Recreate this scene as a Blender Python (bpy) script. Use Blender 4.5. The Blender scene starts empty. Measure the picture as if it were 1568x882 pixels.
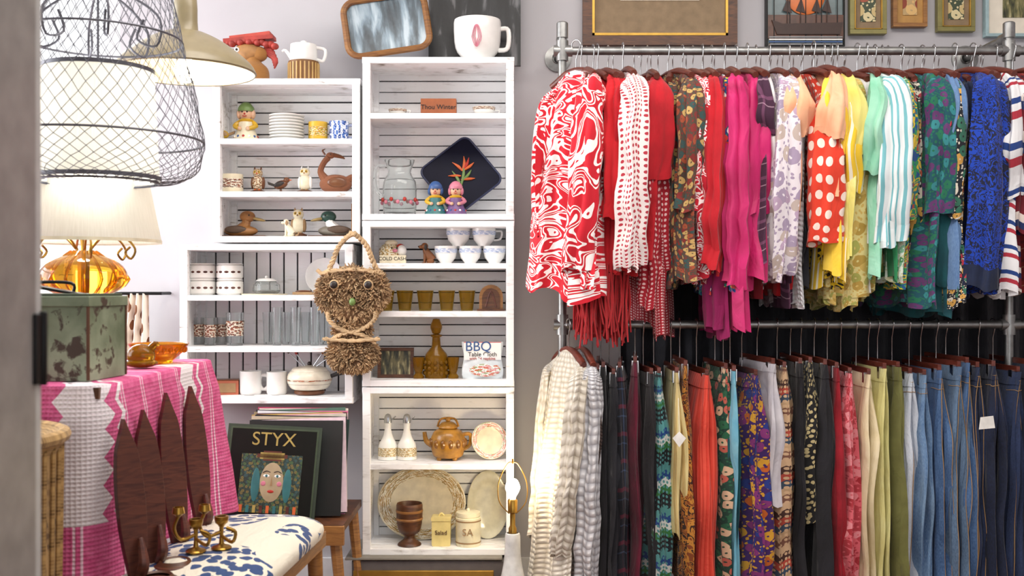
import bpy, bmesh, math, random
from mathutils import Vector, Matrix, noise
from math import sin, cos, pi, radians
R=random.Random(7)
F=1600.; CY=-4.0; H=1.15
def wx(px,y): return (px-784)/F*(y-CY)
def wz(py,y): return H-(py-441)/F*(y-CY)
sc=bpy.context.scene
sc.view_settings.view_transform='Standard'
def hx(h,a=1):
    if not isinstance(h,str): return tuple(h)
    h=h.lstrip('#'); v=[int(h[i:i+2],16)/255 for i in (0,2,4)]
    return tuple((x/12.92 if x<=.04045 else ((x+.055)/1.055)**2.4) for x in v)+(a,)
# ---------------------------------------------------------------- materials
class NT:
    def __init__(s,name,rough=.6,metal=0):
        s.m=bpy.data.materials.new(name); s.m.use_nodes=True; s.t=s.m.node_tree
        s.b=s.t.nodes['Principled BSDF']; s.b.inputs['Roughness'].default_value=rough; s.b.inputs['Metallic'].default_value=metal
    def n(s,ty,**kw):
        x=s.t.nodes.new(ty)
        for k,v in kw.items(): setattr(x,k,v)
        return x
    def l(s,a,b): s.t.links.new(a,b)
    def coord(s,which='UV',scale=(1,1,1),rot=(0,0,0)):
        tc=s.n('ShaderNodeTexCoord'); mp=s.n('ShaderNodeMapping'); mp.inputs['Scale'].default_value=scale; mp.inputs['Rotation'].default_value=rot
        s.l(tc.outputs[which],mp.inputs[0]); return mp.outputs[0]
    def ramp(s,inp,stops,interp='CONSTANT'):
        r=s.n('ShaderNodeValToRGB'); r.color_ramp.interpolation=interp; e=r.color_ramp.elements
        while len(e)>1: e.remove(e[-1])
        e[0].position=stops[0][0]; e[0].color=hx(stops[0][1])
        for p,c in stops[1:]:
            q=e.new(p); q.color=hx(c)
        s.l(inp,r.inputs[0]); return r.outputs[0]
    def noise(s,v,scale,detail=3,dist=0):
        x=s.n('ShaderNodeTexNoise'); x.inputs['Scale'].default_value=scale; x.inputs['Detail'].default_value=detail; x.inputs['Distortion'].default_value=dist
        s.l(v,x.inputs['Vector']); return x
    def vor(s,v,scale,rnd=1,feat='F1'):
        x=s.n('ShaderNodeTexVoronoi',feature=feat); x.voronoi_dimensions='2D' if feat=='F1' else '3D'
        x.inputs['Scale'].default_value=scale; x.inputs['Randomness'].default_value=rnd; s.l(v,x.inputs['Vector']); return x
    def math(s,op,a,b=None):
        x=s.n('ShaderNodeMath',operation=op)
        for i,q in enumerate((a,b)):
            if q is None: continue
            if isinstance(q,(int,float)): x.inputs[i].default_value=q
            else: s.l(q,x.inputs[i])
        return x.outputs[0]
    def mix(s,f,a,b,mode='MIX'):
        x=s.n('ShaderNodeMix',data_type='RGBA',blend_type=mode)
        for i,q in ((0,f),(6,a),(7,b)):
            if isinstance(q,(int,float)): x.inputs[i].default_value=q
            elif isinstance(q,(str,tuple)): x.inputs[i].default_value=hx(q)
            else: s.l(q,x.inputs[i])
        return x.outputs[2]
    def warp(s,v,scale,amt):
        nz=s.noise(v,scale,2); a=s.n('ShaderNodeVectorMath',operation='MULTIPLY_ADD')
        s.l(nz.outputs['Color'],a.inputs[0]); a.inputs[1].default_value=(amt,amt,0); s.l(v,a.inputs[2]); return a.outputs[0]
    def col(s,c):
        if isinstance(c,(str,tuple)): s.b.inputs['Base Color'].default_value=hx(c)
        else: s.l(c,s.b.inputs['Base Color'])
    def bump(s,h,st=.2,d=.002):
        x=s.n('ShaderNodeBump'); x.inputs['Strength'].default_value=st; x.inputs['Distance'].default_value=d
        s.l(h,x.inputs['Height']); s.l(x.outputs[0],s.b.inputs['Normal'])
_mc={}
def M(name,col,rough=.5,metal=0,var=.08,emit=0,alpha=1,trans=0,bump=.0,spec=None):
    if name in _mc: return _mc[name]
    t=NT(name,rough,metal); c=hx(col)
    v=t.coord('Object',(1,1,1)); nz=t.noise(v,30,4)
    lo=tuple(max(0,x*(1-var*2)) for x in c[:3])+(1,); hi=tuple(min(1,x*(1+var)) for x in c[:3])+(1,)
    t.col(t.ramp(nz.outputs[0],[(.3,lo),(.7,hi)],'LINEAR'))
    if bump: t.bump(nz.outputs[0],bump,.003)
    if spec is not None: t.b.inputs['Specular IOR Level'].default_value=spec
    if emit: t.b.inputs['Emission Color'].default_value=c; t.b.inputs['Emission Strength'].default_value=emit
    if trans: t.b.inputs['Transmission Weight'].default_value=trans; t.b.inputs['IOR'].default_value=1.3
    _mc[name]=t.m; return t.m
def wood(name,a,b,rough=.45,scale=(2,2,14),which='Object'):
    if name in _mc: return _mc[name]
    t=NT(name,rough); v=t.coord(which,scale); nz=t.noise(v,6,6,1.5)
    t.col(t.ramp(nz.outputs[0],[(.3,a),(.7,b)],'LINEAR')); t.bump(nz.outputs[0],.15); _mc[name]=t.m; return t.m
def cloth(name,kind,cols,s=1.,rough=.9,wr=True):
    if name in _mc: return _mc[name]
    t=NT(name,rough); uv=t.coord('UV'); sx=t.n('ShaderNodeSeparateXYZ'); t.l(uv,sx.inputs[0]); u,v=sx.outputs[0],sx.outputs[1]
    def st(axis,sca,stops): return t.ramp(t.math('FRACT',t.math('MULTIPLY',axis,sca)),stops)
    h=None
    if kind=='solid': out=t.ramp(t.noise(uv,14,3).outputs[0],[(.3,cols[0]),(.7,cols[-1])],'LINEAR')
    elif kind=='su': out=st(u,s,[(i/len(cols),c) for i,c in enumerate(cols)])
    elif kind=='sv': out=st(v,s,[(i/len(cols),c) for i,c in enumerate(cols)])
    elif kind=='dots':
        out=t.ramp(t.vor(uv,s,.12).outputs['Distance'],[(0,cols[1]),(.27,cols[0])])
    elif kind=='floral':
        w=t.warp(uv,s*.9,.5/s); vo=t.vor(w,s,1)
        fl=t.ramp(t.math('FRACT',t.math('MULTIPLY',vo.outputs['Color'],1.)),[(i/(len(cols)-1),c) for i,c in enumerate(cols[1:])])
        mask=t.ramp(vo.outputs['Distance'],[(0,(0,0,0,1)),(.08,(1,1,1,1)),(.42,(0,0,0,1))])
        vo2=t.vor(w,s*2.7,1); m2=t.ramp(vo2.outputs['Distance'],[(0,(1,1,1,1)),(.25,(0,0,0,1))])
        base=t.mix(m2,cols[0],cols[-1]); out=t.mix(mask,base,fl)
    elif kind=='paisley':
        nz=t.noise(uv,s,2,1.6); n=len(cols)
        out=t.ramp(nz.outputs[0],[(0,cols[0])]+[(.33+.36*i/(n),c) for i,c in enumerate(cols)]+[(.72,cols[0])])
    elif kind=='trees':
        nz=t.noise(t.coord('UV',(1,.22,1)),s,8,.4); n=len(cols)
        out=t.ramp(nz.outputs[0],[(.36+.3*i/(n-1),c) for i,c in enumerate(cols)],'LINEAR')
    elif kind=='branch':
        big=t.noise(t.coord('UV',(1,.8,1),(0,0,.9)),5.5,1); a=t.ramp(big.outputs[0],[(0,(0,0,0,1)),(.49,(1,1,1,1))]); w=t.warp(uv,s*.8,.9/s); b_=t.ramp(t.vor(w,s,1).outputs['Distance'],[(0,(1,1,1,1)),(.43,(0,0,0,1))])
        out=t.mix(t.mix(1.,a,b_,'MULTIPLY'),cols[0],cols[1])
    elif kind=='palm':
        nz=t.noise(uv,s,1.2,1.3)
        out=t.ramp(nz.outputs[0],[(0,cols[0]),(.38,cols[1]),(.415,cols[0]),(.47,cols[1]),(.51,cols[0]),(.57,cols[1]),(.63,cols[0])])
    elif kind=='plaid':
        a=st(u,s,[(0,cols[0]),(.3,cols[1]),(.42,cols[0]),(.6,cols[2]),(.66,cols[0])]); b=st(v,s,[(0,cols[0]),(.35,cols[1]),(.5,cols[0]),(.75,cols[2]),(.8,cols[0])])
        out=t.mix(.5,a,b)
    elif kind=='leopard':
        w=t.warp(uv,s,.3/s); out=t.ramp(t.vor(w,s,1).outputs['Distance'],[(0,cols[1]),(.3,cols[0])])
    elif kind=='denim':
        a=t.ramp(t.noise(t.coord('UV',(1,.4,1)),11,5,.5).outputs[0],[(.32,cols[0]),(.68,cols[1])],'LINEAR'); b=t.noise(t.coord('UV',(1,.25,1)),420,2)
        out=t.mix(.4,a,t.ramp(b.outputs[0],[(.35,cols[0]),(.65,cols[1])],'LINEAR'))
    elif kind=='knit':
        vo=t.vor(uv,s,.25); out=t.ramp(vo.outputs['Distance'],[(0,cols[0]),(.6,cols[1])],'LINEAR'); h=t.ramp(vo.outputs['Distance'],[(0,(1,1,1,1)),(.7,(0,0,0,1))],'LINEAR')
    elif kind=='bands':   # ornamental horizontal bands
        a=t.math('ADD',v,t.math('MULTIPLY',t.math('PINGPONG',u,.012),.8))
        o=st(a,s,[(i/len(cols),c) for i,c in enumerate(cols)]); vo=t.vor(uv,s*9,.1); m=t.ramp(vo.outputs['Distance'],[(0,(1,1,1,1)),(.3,(0,0,0,1))])
        out=t.mix(m,o,cols[1])
    t.col(out)
    t.b.inputs['Sheen Weight'].default_value=.12
    if h is None:
        if wr:
            nb=t.noise(t.coord('UV',(1,.35,1)),26,4,.6); t.bump(nb.outputs[0],.6,.014)
        else: t.bump(t.noise(uv,60,3).outputs[0],.15,.003)
    else: t.bump(h,.9,.006)
    _mc[name]=t.m; return t.m
# ---------------------------------------------------------------- builder
def sp(pts,n=6):
    P=[Vector(p) for p in pts]; out=[]
    for i in range(len(P)-1):
        a=P[max(i-1,0)];b=P[i];c=P[i+1];d=P[min(i+2,len(P)-1)]
        for k in range(n):
            t=k/n; out.append(.5*((2*b)+(c-a)*t+(2*a-5*b+4*c-d)*t*t+(3*b-a-3*c+d)*t**3))
    out.append(P[-1]); return out
def RX(d): return Matrix.Rotation(radians(d),4,'X')
def RY(d): return Matrix.Rotation(radians(d),4,'Y')
def RZ(d): return Matrix.Rotation(radians(d),4,'Z')
def TR(x,y,z): return Matrix.Translation((x,y,z))
class B:
    def __init__(s): s.bm=bmesh.new(); s.uv=s.bm.loops.layers.uv.new('UVMap'); s.mats=[]
    def mi(s,m):
        if m not in s.mats: s.mats.append(m)
        return s.mats.index(m)
    def rows(s,rows,mat,closed=True,uvs=None,cap0=False,cap1=False,X=None):
        mi=s.mi(mat); n=len(rows[0]); V=[[s.bm.verts.new((X@Vector(p)) if X else p) for p in r] for r in rows]
        for i in range(len(rows)-1):
            for j in range(n if closed else n-1):
                j2=(j+1)%n
                try: f=s.bm.faces.new((V[i][j],V[i][j2],V[i+1][j2],V[i+1][j]))
                except ValueError: continue
                f.material_index=mi; f.smooth=True
                if uvs:
                    q=(uvs[i][j],uvs[i][j+1],uvs[i+1][j+1],uvs[i+1][j])
                else: q=((j/n,i/len(rows)),((j+1)/n,i/len(rows)),((j+1)/n,(i+1)/len(rows)),(j/n,(i+1)/len(rows)))
                for lp,w in zip(f.loops,q): lp[s.uv].uv=w
        for c,k in ((cap0,0),(cap1,-1)):
            if c:
                try: f=s.bm.faces.new(V[k]); f.material_index=mi
                except ValueError: pass
    def lathe(s,prof,mat,c=(0,0,0),seg=28,X=None,smooth=0):
        if smooth: prof=[(p[0],p[1]) for p in sp([(a,b,0) for a,b in prof],smooth)]
        T=TR(*c)
        if X is not None: T=T@X
        rows=[[(max(r,1e-5)*cos(2*pi*j/seg),max(r,1e-5)*sin(2*pi*j/seg),z) for j in range(seg)] for r,z in prof]
        s.rows(rows,mat,X=T)
    def ell(s,c,r,mat,X=None,seg=16):
        if isinstance(r,(int,float)): r=(r,r,r)
        T=TR(*c)
        if X is not None: T=T@X
        n=seg//2+1
        rows=[[(r[0]*max(sin(pi*i/n),1e-4)*cos(2*pi*j/seg),r[1]*max(sin(pi*i/n),1e-4)*sin(2*pi*j/seg),-r[2]*cos(pi*i/n)) for j in range(seg)] for i in range(n+1)]
        s.rows(rows,mat,X=T)
    def box(s,c,sz,mat,X=None):
        mi=s.mi(mat); T=TR(*c)
        if X is not None: T=T@X
        h=[q/2 for q in sz]; V=[s.bm.verts.new(T@Vector((a*h[0],b*h[1],d*h[2]))) for a in(-1,1) for b in(-1,1) for d in(-1,1)]
        for ix,du,dv in (((0,1,3,2),1,2),((4,6,7,5),1,2),((0,4,5,1),0,2),((2,3,7,6),0,2),((0,2,6,4),0,1),((1,5,7,3),0,1)):
            f=s.bm.faces.new([V[i] for i in ix]); f.material_index=mi
            for lp,i in zip(f.loops,ix):
                p=((i>>2)&1,(i>>1)&1,i&1); lp[s.uv].uv=(p[du]*sz[du],p[dv]*sz[dv])
    def tube(s,pts,r,mat,seg=8,X=None,smooth=0,caps=True):
        if smooth: 
            k=len(pts); pts=sp(pts,smooth)
            if not isinstance(r,(int,float)): r=[v[0] for v in sp([(q,0,0) for q in r],smooth)]
        P=[Vector(p) for p in pts]; rows=[]; up=None
        for i,p in enumerate(P):
            d=(P[min(i+1,len(P)-1)]-P[max(i-1,0)])
            if d.length<1e-9: d=Vector((0,0,1))
            d.normalize()
            if up is None: up=Vector((1,0,0)) if abs(d.x)<.9 else Vector((0,1,0))
            a=up-d*up.dot(d)
            if a.length<1e-6: a=d.orthogonal()
            a.normalize(); b=d.cross(a); up=a; rr=r if isinstance(r,(int,float)) else r[i]
            rows.append([p+a*rr*cos(2*pi*j/seg)+b*rr*sin(2*pi*j/seg) for j in range(seg)])
        s.rows(rows,mat,cap0=caps,cap1=caps,X=X)
    def prism(s,poly,d,mat,X=None,y=0):   # polygon in XZ, thickness along Y
        mi=s.mi(mat); T=X or Matrix()
        a=[s.bm.verts.new(T@Vector((p[0],y-d/2,p[1]))) for p in poly]; b=[s.bm.verts.new(T@Vector((p[0],y+d/2,p[1]))) for p in poly]
        n=len(poly); fs=[s.bm.faces.new(a),s.bm.faces.new(b[::-1])]
        for f,src in zip(fs,(poly,poly[::-1])):
            for lp,p in zip(f.loops,src): lp[s.uv].uv=(p[0],p[1])
        for i in range(n): fs.append(s.bm.faces.new((a[i],b[i],b[(i+1)%n],a[(i+1)%n])))
        for f in fs: f.material_index=mi
    def done(s,name,loc=(0,0,0),rz=0,scale=1,parent=None,bevel=0,ang=40):
        if scale!=1: s.bm.transform(Matrix.Scale(scale,4))
        bmesh.ops.recalc_face_normals(s.bm,faces=s.bm.faces)
        me=bpy.data.meshes.new(name); s.bm.to_mesh(me); s.bm.free()
        for m in s.mats: me.materials.append(m)
        for p in me.polygons: p.use_smooth=True
        me.set_sharp_from_angle(angle=radians(ang))
        o=bpy.data.objects.new(name,me); sc.collection.objects.link(o); o.location=loc; o.rotation_euler=(0,0,radians(rz))
        if parent: o.parent=parent
        if bevel:
            b=o.modifiers.new('bevel','BEVEL'); b.width=bevel; b.segments=2; b.limit_method='ANGLE'
        return o
def text(name,s,loc,size,mat,parent,rot=(90,0,0),ext=.0005):
    cu=bpy.data.curves.new(name,'FONT'); cu.body=s; cu.size=size; cu.align_x='CENTER'; cu.align_y='CENTER'; cu.extrude=ext
    o=bpy.data.objects.new(name,cu); sc.collection.objects.link(o); cu.materials.append(mat); o.rotation_euler=[radians(a) for a in rot]
    o.parent=parent; o.location=loc; return o
def light(name,ty,loc,energy,col=(1,1,1),size=.1,sy=None,rot=(0,0,0),parent=None):
    l=bpy.data.lights.new(name,ty); l.energy=energy; l.color=col
    if ty=='AREA':
        l.size=size
        if sy: l.shape='RECTANGLE'; l.size_y=sy
    elif ty=='POINT': l.shadow_soft_size=size
    o=bpy.data.objects.new(name,l); sc.collection.objects.link(o); o.location=loc; o.rotation_euler=[radians(a) for a in rot]
    if parent: o.parent=parent
    return o
# ---------------------------------------------------------------- room
def wallmat():
    t=NT('painted_plaster',.85); v=t.coord('Object'); n=t.noise(v,1.5,4); t.col(t.ramp(n.outputs[0],[(.3,'#b4b1b5'),(.7,'#c1bfc2')],'LINEAR')); t.bump(t.noise(v,60,3).outputs[0],.08); return t.m
WM=wallmat()
WP=M('white_trim_paint','#e9e9ea',.4,var=.04)
XL,XR,YF,ZC=-2.5,2.7,-6.0,2.85
def slab(name,x0,x1,y0,y1,z0,z1,mat):
    b=B(); b.box(((x0+x1)/2,(y0+y1)/2,(z0+z1)/2),(x1-x0,y1-y0,z1-z0),mat); return b.done(name)
wl,wr,wb,wt=-2.3,-1.5,.95,2.6
b=B()
for x0,x1,z0,z1 in ((XL,wl,0,ZC),(wr,XR,0,ZC),(wl,wr,0,wb),(wl,wr,wt,ZC)): b.box(((x0+x1)/2,.06,(z0+z1)/2),(x1-x0,.12,z1-z0),WM)
b.done('wall_back')
b=B(); a0,a1,c0,c1=-2.3,-.25,.8,2.6
for y0,y1,z0,z1 in ((YF,a0,0,ZC),(a1,.12,0,ZC),(a0,a1,0,c0),(a0,a1,c1,ZC)): b.box((XL-.06,(y0+y1)/2,(z0+z1)/2),(.12,y1-y0,z1-z0),WM)
b.done('wall_left')
slab('wall_right',XR,XR+.12,YF,.12,0,ZC,WM)
slab('ceiling',XL-.12,XR+.12,YF,.12,ZC,ZC+.1,WP)
fm=wood('floor_boards','#5a3a22','#8a5f3b',.4,(1,8,1)); slab('floor',XL-.12,XR+.12,YF,.12,-.1,0,fm)
slab('baseboard_back',XL,XR,-.018,0,0,.12,WP)
def window(name,w,h,loc,rz):
    b=B(); f=.05
    for x in (-w/2+f/2,0,w/2-f/2): b.box((x,0,h/2),(f if x else .03,.08,h),WP)
    for z in (f/2,h/2,h-f/2): b.box((0,0,z),(w,.075,f),WP)
    b.box((0,-.05,-.015),(w+.1,.14,.03),WP); b.done(name,loc,rz,bevel=.004)
window('window_1',wr-wl,wt-wb,((wl+wr)/2,.05,wb),0)
window('added_side_window',a1-a0,c1-c0,(XL-.05,(a0+a1)/2,c0),90)  # unseen window, added so light reaches the shelves from the left
# doorway jamb in foreground
JY=-2.75
gr=M('grey_gloss_paint','#8b8682',.4,var=.1); gr2=M('pale_grey_paint','#b4b4b2',.4,var=.05); iron=M('black_iron','#1b1a1a',.45,.6)
jx=wx(50,JY)
slab('wall_partition',XL,jx-.07,JY-.12,JY,0,ZC,gr)
b=B(); b.box((jx-.035,JY-.07,ZC/2),(.07,.16,ZC),gr); b.box((jx-.009,JY+.012,ZC/2),(.018,.024,ZC),gr2)
zz=wz(535,JY)
b.box((jx+.002,JY+.01,zz),(.006,.02,.085),iron); b.tube([(jx+.004,JY+.02,zz-.045),(jx+.004,JY+.02,zz+.045)],.005,iron)
b.done('door_frame',bevel=.004)
# ---------------------------------------------------------------- crates
def paintwood(name,lo):
    t=NT(name,.55); v=t.coord('Object',(4,10,30)); n=t.noise(v,3,6,.6); v2=t.coord('Object'); n2=t.noise(v2,14,6)
    c=t.ramp(t.math('MULTIPLY',n.outputs[0],n2.outputs[0]),[(.10+lo,'#8d8278'),(.145+lo,'#dedcdb'),(.22+lo,'#f6f6f7')],'LINEAR'); t.col(c); t.bump(n.outputs[0],.3); return t.m
PW=paintwood('white_painted_wood',0); PW2=paintwood('white_painted_slats',-.04)
YC=-.24
def crate(name,x0,x1,y0,y1,shelves,vert=False,th=10):
    X0,X1=wx(x0,YC),wx(x1,YC); Z1,Z0=wz(y0,YC),wz(y1,YC); b=B(); t=.014; D=-YC
    for x,s in ((X0,1),(X1,-1)):
        n=3; hh=D/n
        for k in range(n): b.box((x+s*t/2,-hh*(k+.5),(Z0+Z1)/2),(t,hh-.004,Z1-Z0),PW)
        b.box((x+s*(.014),YC+.012,(Z0+Z1)/2),(.028,.024,Z1-Z0-.002),PW)
        b.box((x+s*(.022),-.02,(Z0+Z1)/2),(.02,.02,Z1-Z0-.03),PW)
    T=.022
    for z in (Z0+T/2,Z1-T/2):
        n=3
        for k in range(n): b.box(((X0+X1)/2,-(k+.5)*D/n-.002,z+R.uniform(-.001,.001)),(X1-X0+.003,D/n-.005,T),PW)
    for p in shelves:
        z=wz(p,YC); b.box(((X0+X1)/2,YC/2-.003,z-.01),(X1-X0-.02,D-.01,.02),PW)
    if vert:
        w=.052; x=X0+.014
        while x<X1-.014: b.box((x+w/2,-.010,(Z0+Z1)/2),(w-.006,.012,Z1-Z0-.01),PW2); x+=w
    else:
        w=.041; z=Z0+.01
        while z<Z1-.01: b.box(((X0+X1)/2,-.010,z+w/2),(X1-X0-.01,.012,w-R.choice((.003,.004,.006))),PW2); z+=w
    bk=M('crate_gap_shade','#2c2930',.95); b.box(((X0+X1)/2,-.0015,(Z0+Z1)/2),(X1-X0-.03,.003,Z1-Z0-.03),bk)  # dark sheet added behind the slats, shade of the gaps put into colour
    return b.done(name,bevel=.0015)
crate('wooden_crate_shelf',555,787,87,337,[173])
crate('wooden_crate_shelf',555,787,338,592,[403,477])
crate('wooden_crate_shelf',555,787,593,850,[711])
crate('wooden_crate_shelf',325,551,120,371,[212,293])
crate('wooden_crate_shelf',275,540,374,618,[452,531],True)
SA0,SA1=wz(173,YC),wz(337,YC)+.022
SB1,SB2,SB3=wz(403,YC),wz(477,YC),wz(592,YC)+.022
SC1,SC2=wz(711,YC),wz(850,YC)+.022
TL=wz(120,YC); TRt=wz(87,YC)
L1,L2,L3=wz(212,YC),wz(293,YC),wz(371,YC)+.022
K1,K2,K3=wz(452,YC),wz(531,YC),wz(618,YC)+.022
# low trunk carrying the crates
zt=wz(850,YC)
b=B(); bl=M('grey_trunk_paint','#5f5a5a',.6); gold=M('aged_gold','#b08a3c',.35,.7)
b.box((wx(660,YC),-.14,zt/2-.006),(.56,.27,zt-.012),bl); b.box((wx(650,YC),-.14,zt-.004),(.56,.285,.008),M('trunk_lid','#8a857c',.6)); b.box((wx(650,YC),-.278,wz(878,-.28)),(.5,.012,.02),gold); b.done('low_trunk',bevel=.002)
# ---------------------------------------------------------------- shelf items (built in px units, 1px=U m)
U=1/413.
white=M('white_china','#efeeea',.2,var=.02); cream=M('cream_china','#e2d8bc',.3); brown=M('brown_glaze','#6a3e20',.3); dark=M('dark_glaze','#231a17',.35)
amber=M('amber_glass','#e09a18',.06,var=.05,trans=.8); glass=M('clear_glass','#f4f8f8',.03,var=0,trans=.93); red=M('red_glaze','#b03226',.4); yellow=M('yellow_glaze','#cfa52a',.4)
agl=M('olive_yellow_glass','#d8b850',.06,var=.05,trans=.9)
blue=M('blue_glaze','#34568c',.4); green=M('green_glaze','#6a8648',.4); pink=M('pink_glaze','#c8788a',.4); skin=M('painted_skin_glaze','#d8b090',.45); tan=M('tan_stoneware','#a0805a',.6); grey=M('grey_glaze','#8f9092',.4)
w1=wood('walnut_wood','#3a2013','#6b4023'); w2=wood('honey_wood','#7c522c','#a8763e'); w3=wood('dark_red_wood','#40201a','#6a3a2a',.4); brass=M('brass','#a8823a',.3,.9); steel=M('steel','#b9bcbf',.28,.9); navy=M('navy_lacquer','#0d0e22',.5,spec=.15)
teal=M('teal_glaze','#2f6a6c',.45); orange=M('orange_glaze','#cc6230',.45); purple=M('purple_glaze','#6a4a7a',.45)
def china(name,cols,s,kind='floral'): 
    m=cloth(name,kind,cols,s,.25,wr=False); m.node_tree.nodes['Principled BSDF'].inputs['Sheen Weight'].default_value=0; return m
def put(b,name,px,z,y=-.13,rz=0,k=1,**kw): return b.done(name,(wx(px,y),y,z),rz,scale=U*k,**kw)
def mug(name,px,z,w,h,mat,hs=1,y=-.13,band=None,flare=1.):
    b=B(); r=w/2
    b.lathe([(0,0),(r*.85,0),(r*.97,h*.06),(r,h*.15),(r*flare,h),(r*flare-1.2,h),(r*.93,h*.15),(0,h*.1)],mat)
    if hs: b.tube([(hs*r*.92,0,h*.8),(hs*(r+h*.22),0,h*.82),(hs*(r+h*.3),0,h*.5),(hs*(r+h*.18),0,h*.25),(hs*r*.92,0,h*.22)],h*.05+.5,mat,smooth=4)
    if band: b.lathe([(r*1.015,h*.3),(r*1.02*flare,h*.75)],band)
    return put(b,name,px,z,y)
def tumbler(name,px,z,w,h,mat,y=-.13,band=None,taper=.85):
    b=B(); r=w/2; b.lathe([(0,0),(r*taper,0),(r,h),(r-.9,h),(r*taper-.9,h*.08),(0,h*.08)],mat,seg=22)
    if band: b.lathe([(r*taper*1.03+(r-r*taper)*.3,h*.3),(r*1.02,h*.75)],band)
    return put(b,name,px,z,y)
def bowl(name,px,z,w,h,mat,y=-.13,band=None,dz=0,handle=False):
    b=B(); r=w/2; b.lathe([(0,dz),(r*.5,dz),(r*.52,dz+h*.08),(r*.85,dz+h*.35),(r*.97,dz+h*.7),(r,dz+h),(r-1,dz+h),(r*.8,dz+h*.4),(0,dz+h*.15)],mat)
    if band: b.lathe([(r*.98,dz+h*.62),(r*1.01,dz+h*.85)],band)
    if handle: b.tube([(18,0,dz+23),(27,0,dz+22),(25,0,dz+11),(15,0,dz+9)],1.6,mat,smooth=4)
    return put(b,name,px,z,y)
def plate(name,px,z,r,mat,y=-.06,lean=80,rim=None,rz=0,sq=1.):
    b=B(); X=TR(0,0,r*sin(radians(lean)))@RX(lean)@Matrix.Diagonal((sq,1,1,1))
    b.lathe([(0,-1),(r*.6,-1),(r*.7,0),(r*.97,3.5),(r,4.5),(r*.97,5),(r*.68,2),(r*.6,.6),(0,.6)],mat,X=X,seg=48)
    if rim: b.lathe([(r*.71,2.7),(r*.97,5.4)],rim,X=X,seg=48)
    return put(b,name,px,z,y,rz)
fl_pink=china('pink_flower_china',['#f1efea','#d98a8a','#c8603a','#8aa06a'],14); fl_gold=china('gold_leaf_china',['#f0ead6','#b89650','#a07c34','#8a7a44'],26)
fl_blue=china('blue_flower_china',['#f1f2f4','#8aa0c8','#6a86b8','#b8c6de'],18); pat_br=china('brown_spotted_china',['#f0e6d2','#6a2f1c','#8a4628','#4a2216'],16)
# top-left crate row1
def figurine(name,px,z,h,body,head,hat,y=-.13,arms=None,hatty=0):
    b=B(); b.lathe([(0,0),(h*.3,0),(h*.32,h*.05),(h*.22,h*.3),(h*.17,h*.52),(h*.1,h*.6),(0,h*.62)],body,smooth=3)
    b.ell((0,-1,h*.72),(h*.17,h*.16,h*.18),head); b.lathe([(h*.2,h*.76),(h*.19,h*.86),(h*.1,h*.97),(0,h)],hat,smooth=3)
    for s in (-1,1):
        b.tube([(s*h*.13,0,h*.52),(s*h*.26,-h*.08,h*.4),(s*h*.12,-h*.22,h*.32)],[h*.06,h*.06,h*.045],arms or body,smooth=3); b.ell((s*h*.1,-h*.24,h*.32),h*.05,head)
        b.ell((s*h*.06,-h*.16,h*.74),h*.022,dark); b.ell((s*h*.12,-h*.16,h*.04),(h*.09,h*.12,h*.05),dark)
        b.ell((s*h*.17,0,h*.7),(h*.06,h*.1,h*.12),hat if hatty else head)
    b.ell((0,-h*.165,h*.69),h*.025,red); b.tube([(-h*.05,-h*.16,h*.64),(0,-h*.175,h*.625),(h*.05,-h*.16,h*.64)],h*.012,red)
    b.lathe([(h*.175,h*.5),(h*.2,h*.53),(h*.13,h*.58)],yellow)
    for k in range(7): a=-pi/2+(k-3)*.5; b.ell((h*.28*cos(a),h*.28*sin(a),h*.13),h*.035,[red,white,blue][k%3],seg=8)
    return put(b,name,px,z,y)
def bird(name,px,z,L,body,wing,y=-.13,dir=1,tall=0,beak=None):
    b=B(); k=L/10
    if tall:  # perched owl-ish bird
        b.lathe([(0,0),(2.8*k,0),(3*k,1*k),(1.4*k,1.6*k)],w1); b.ell((0,0,4.2*k),(2.3*k,2.1*k,3.2*k),body); b.ell((0,-.2*k,8*k),(1.9*k,1.8*k,1.8*k),body)
        for s in(-1,1):
            b.ell((s*2*k,.2*k,4.2*k),(.7*k,1.5*k,2.4*k),wing); b.ell((s*.75*k,-1.75*k,8.3*k),(.55*k,.3*k,.55*k),yellow); b.ell((s*.75*k,-2*k,8.3*k),(.25*k,.15*k,.25*k),dark)
            b.lathe([(.5*k,0),(0,1.2*k)],wing,c=(s*1.2*k,0,9.4*k),seg=10); b.ell((s*.8*k,-1.4*k,1.5*k),(.5*k,.7*k,.3*k),beak or orange)
        b.lathe([(.35*k,0),(0,.9*k)],beak or orange,c=(0,-1.9*k,7.7*k),X=RX(110),seg=8)
    else:
        b.lathe([(0,0),(2.2*k,0),(2*k,.6*k),(.6*k,1*k),(.4*k,2.6*k)],w1)
        b.ell((0,0,4.2*k),(3.2*k,1.7*k,1.9*k),body,X=RY(-18*dir)); b.ell((dir*2.6*k,0,6.3*k),(1.4*k,1.2*k,1.3*k),body)
        b.lathe([(.45*k,0),(0,1.5*k)],beak or orange,c=(dir*3.7*k,0,6.3*k),X=RY(90*dir),seg=8)
        b.prism([(-dir*2*k,4.2*k),(-dir*6*k,5.6*k),(-dir*5.6*k,4.2*k),(-dir*2*k,3*k)],.8*k,wing)
        for s in(-1,1): b.ell((-.5*dir*k,s*1.5*k,4.4*k),(2.4*k,.4*k,1.1*k),wing,X=RY(-20*dir)); b.ell((dir*3*k,s*1*k,6.6*k),.2*k,dark)
    return put(b,name,px,z,y)
bird('bird_figurine',341,L1,32,yellow,tan,dir=-1)
figurine('clown_figurine',377,L1,62,cream,skin,green,arms=yellow)
b=B()
for k in range(9): b.lathe([(0,k*4.6),(16,k*4.6),(26,k*4.6+3),(27,k*4.6+4.6),(25,k*4.6+4.4),(15,k*4.6+2),(0,k*4.6+2)],white)
put(b,'stacked_plates',439,L1)
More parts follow.
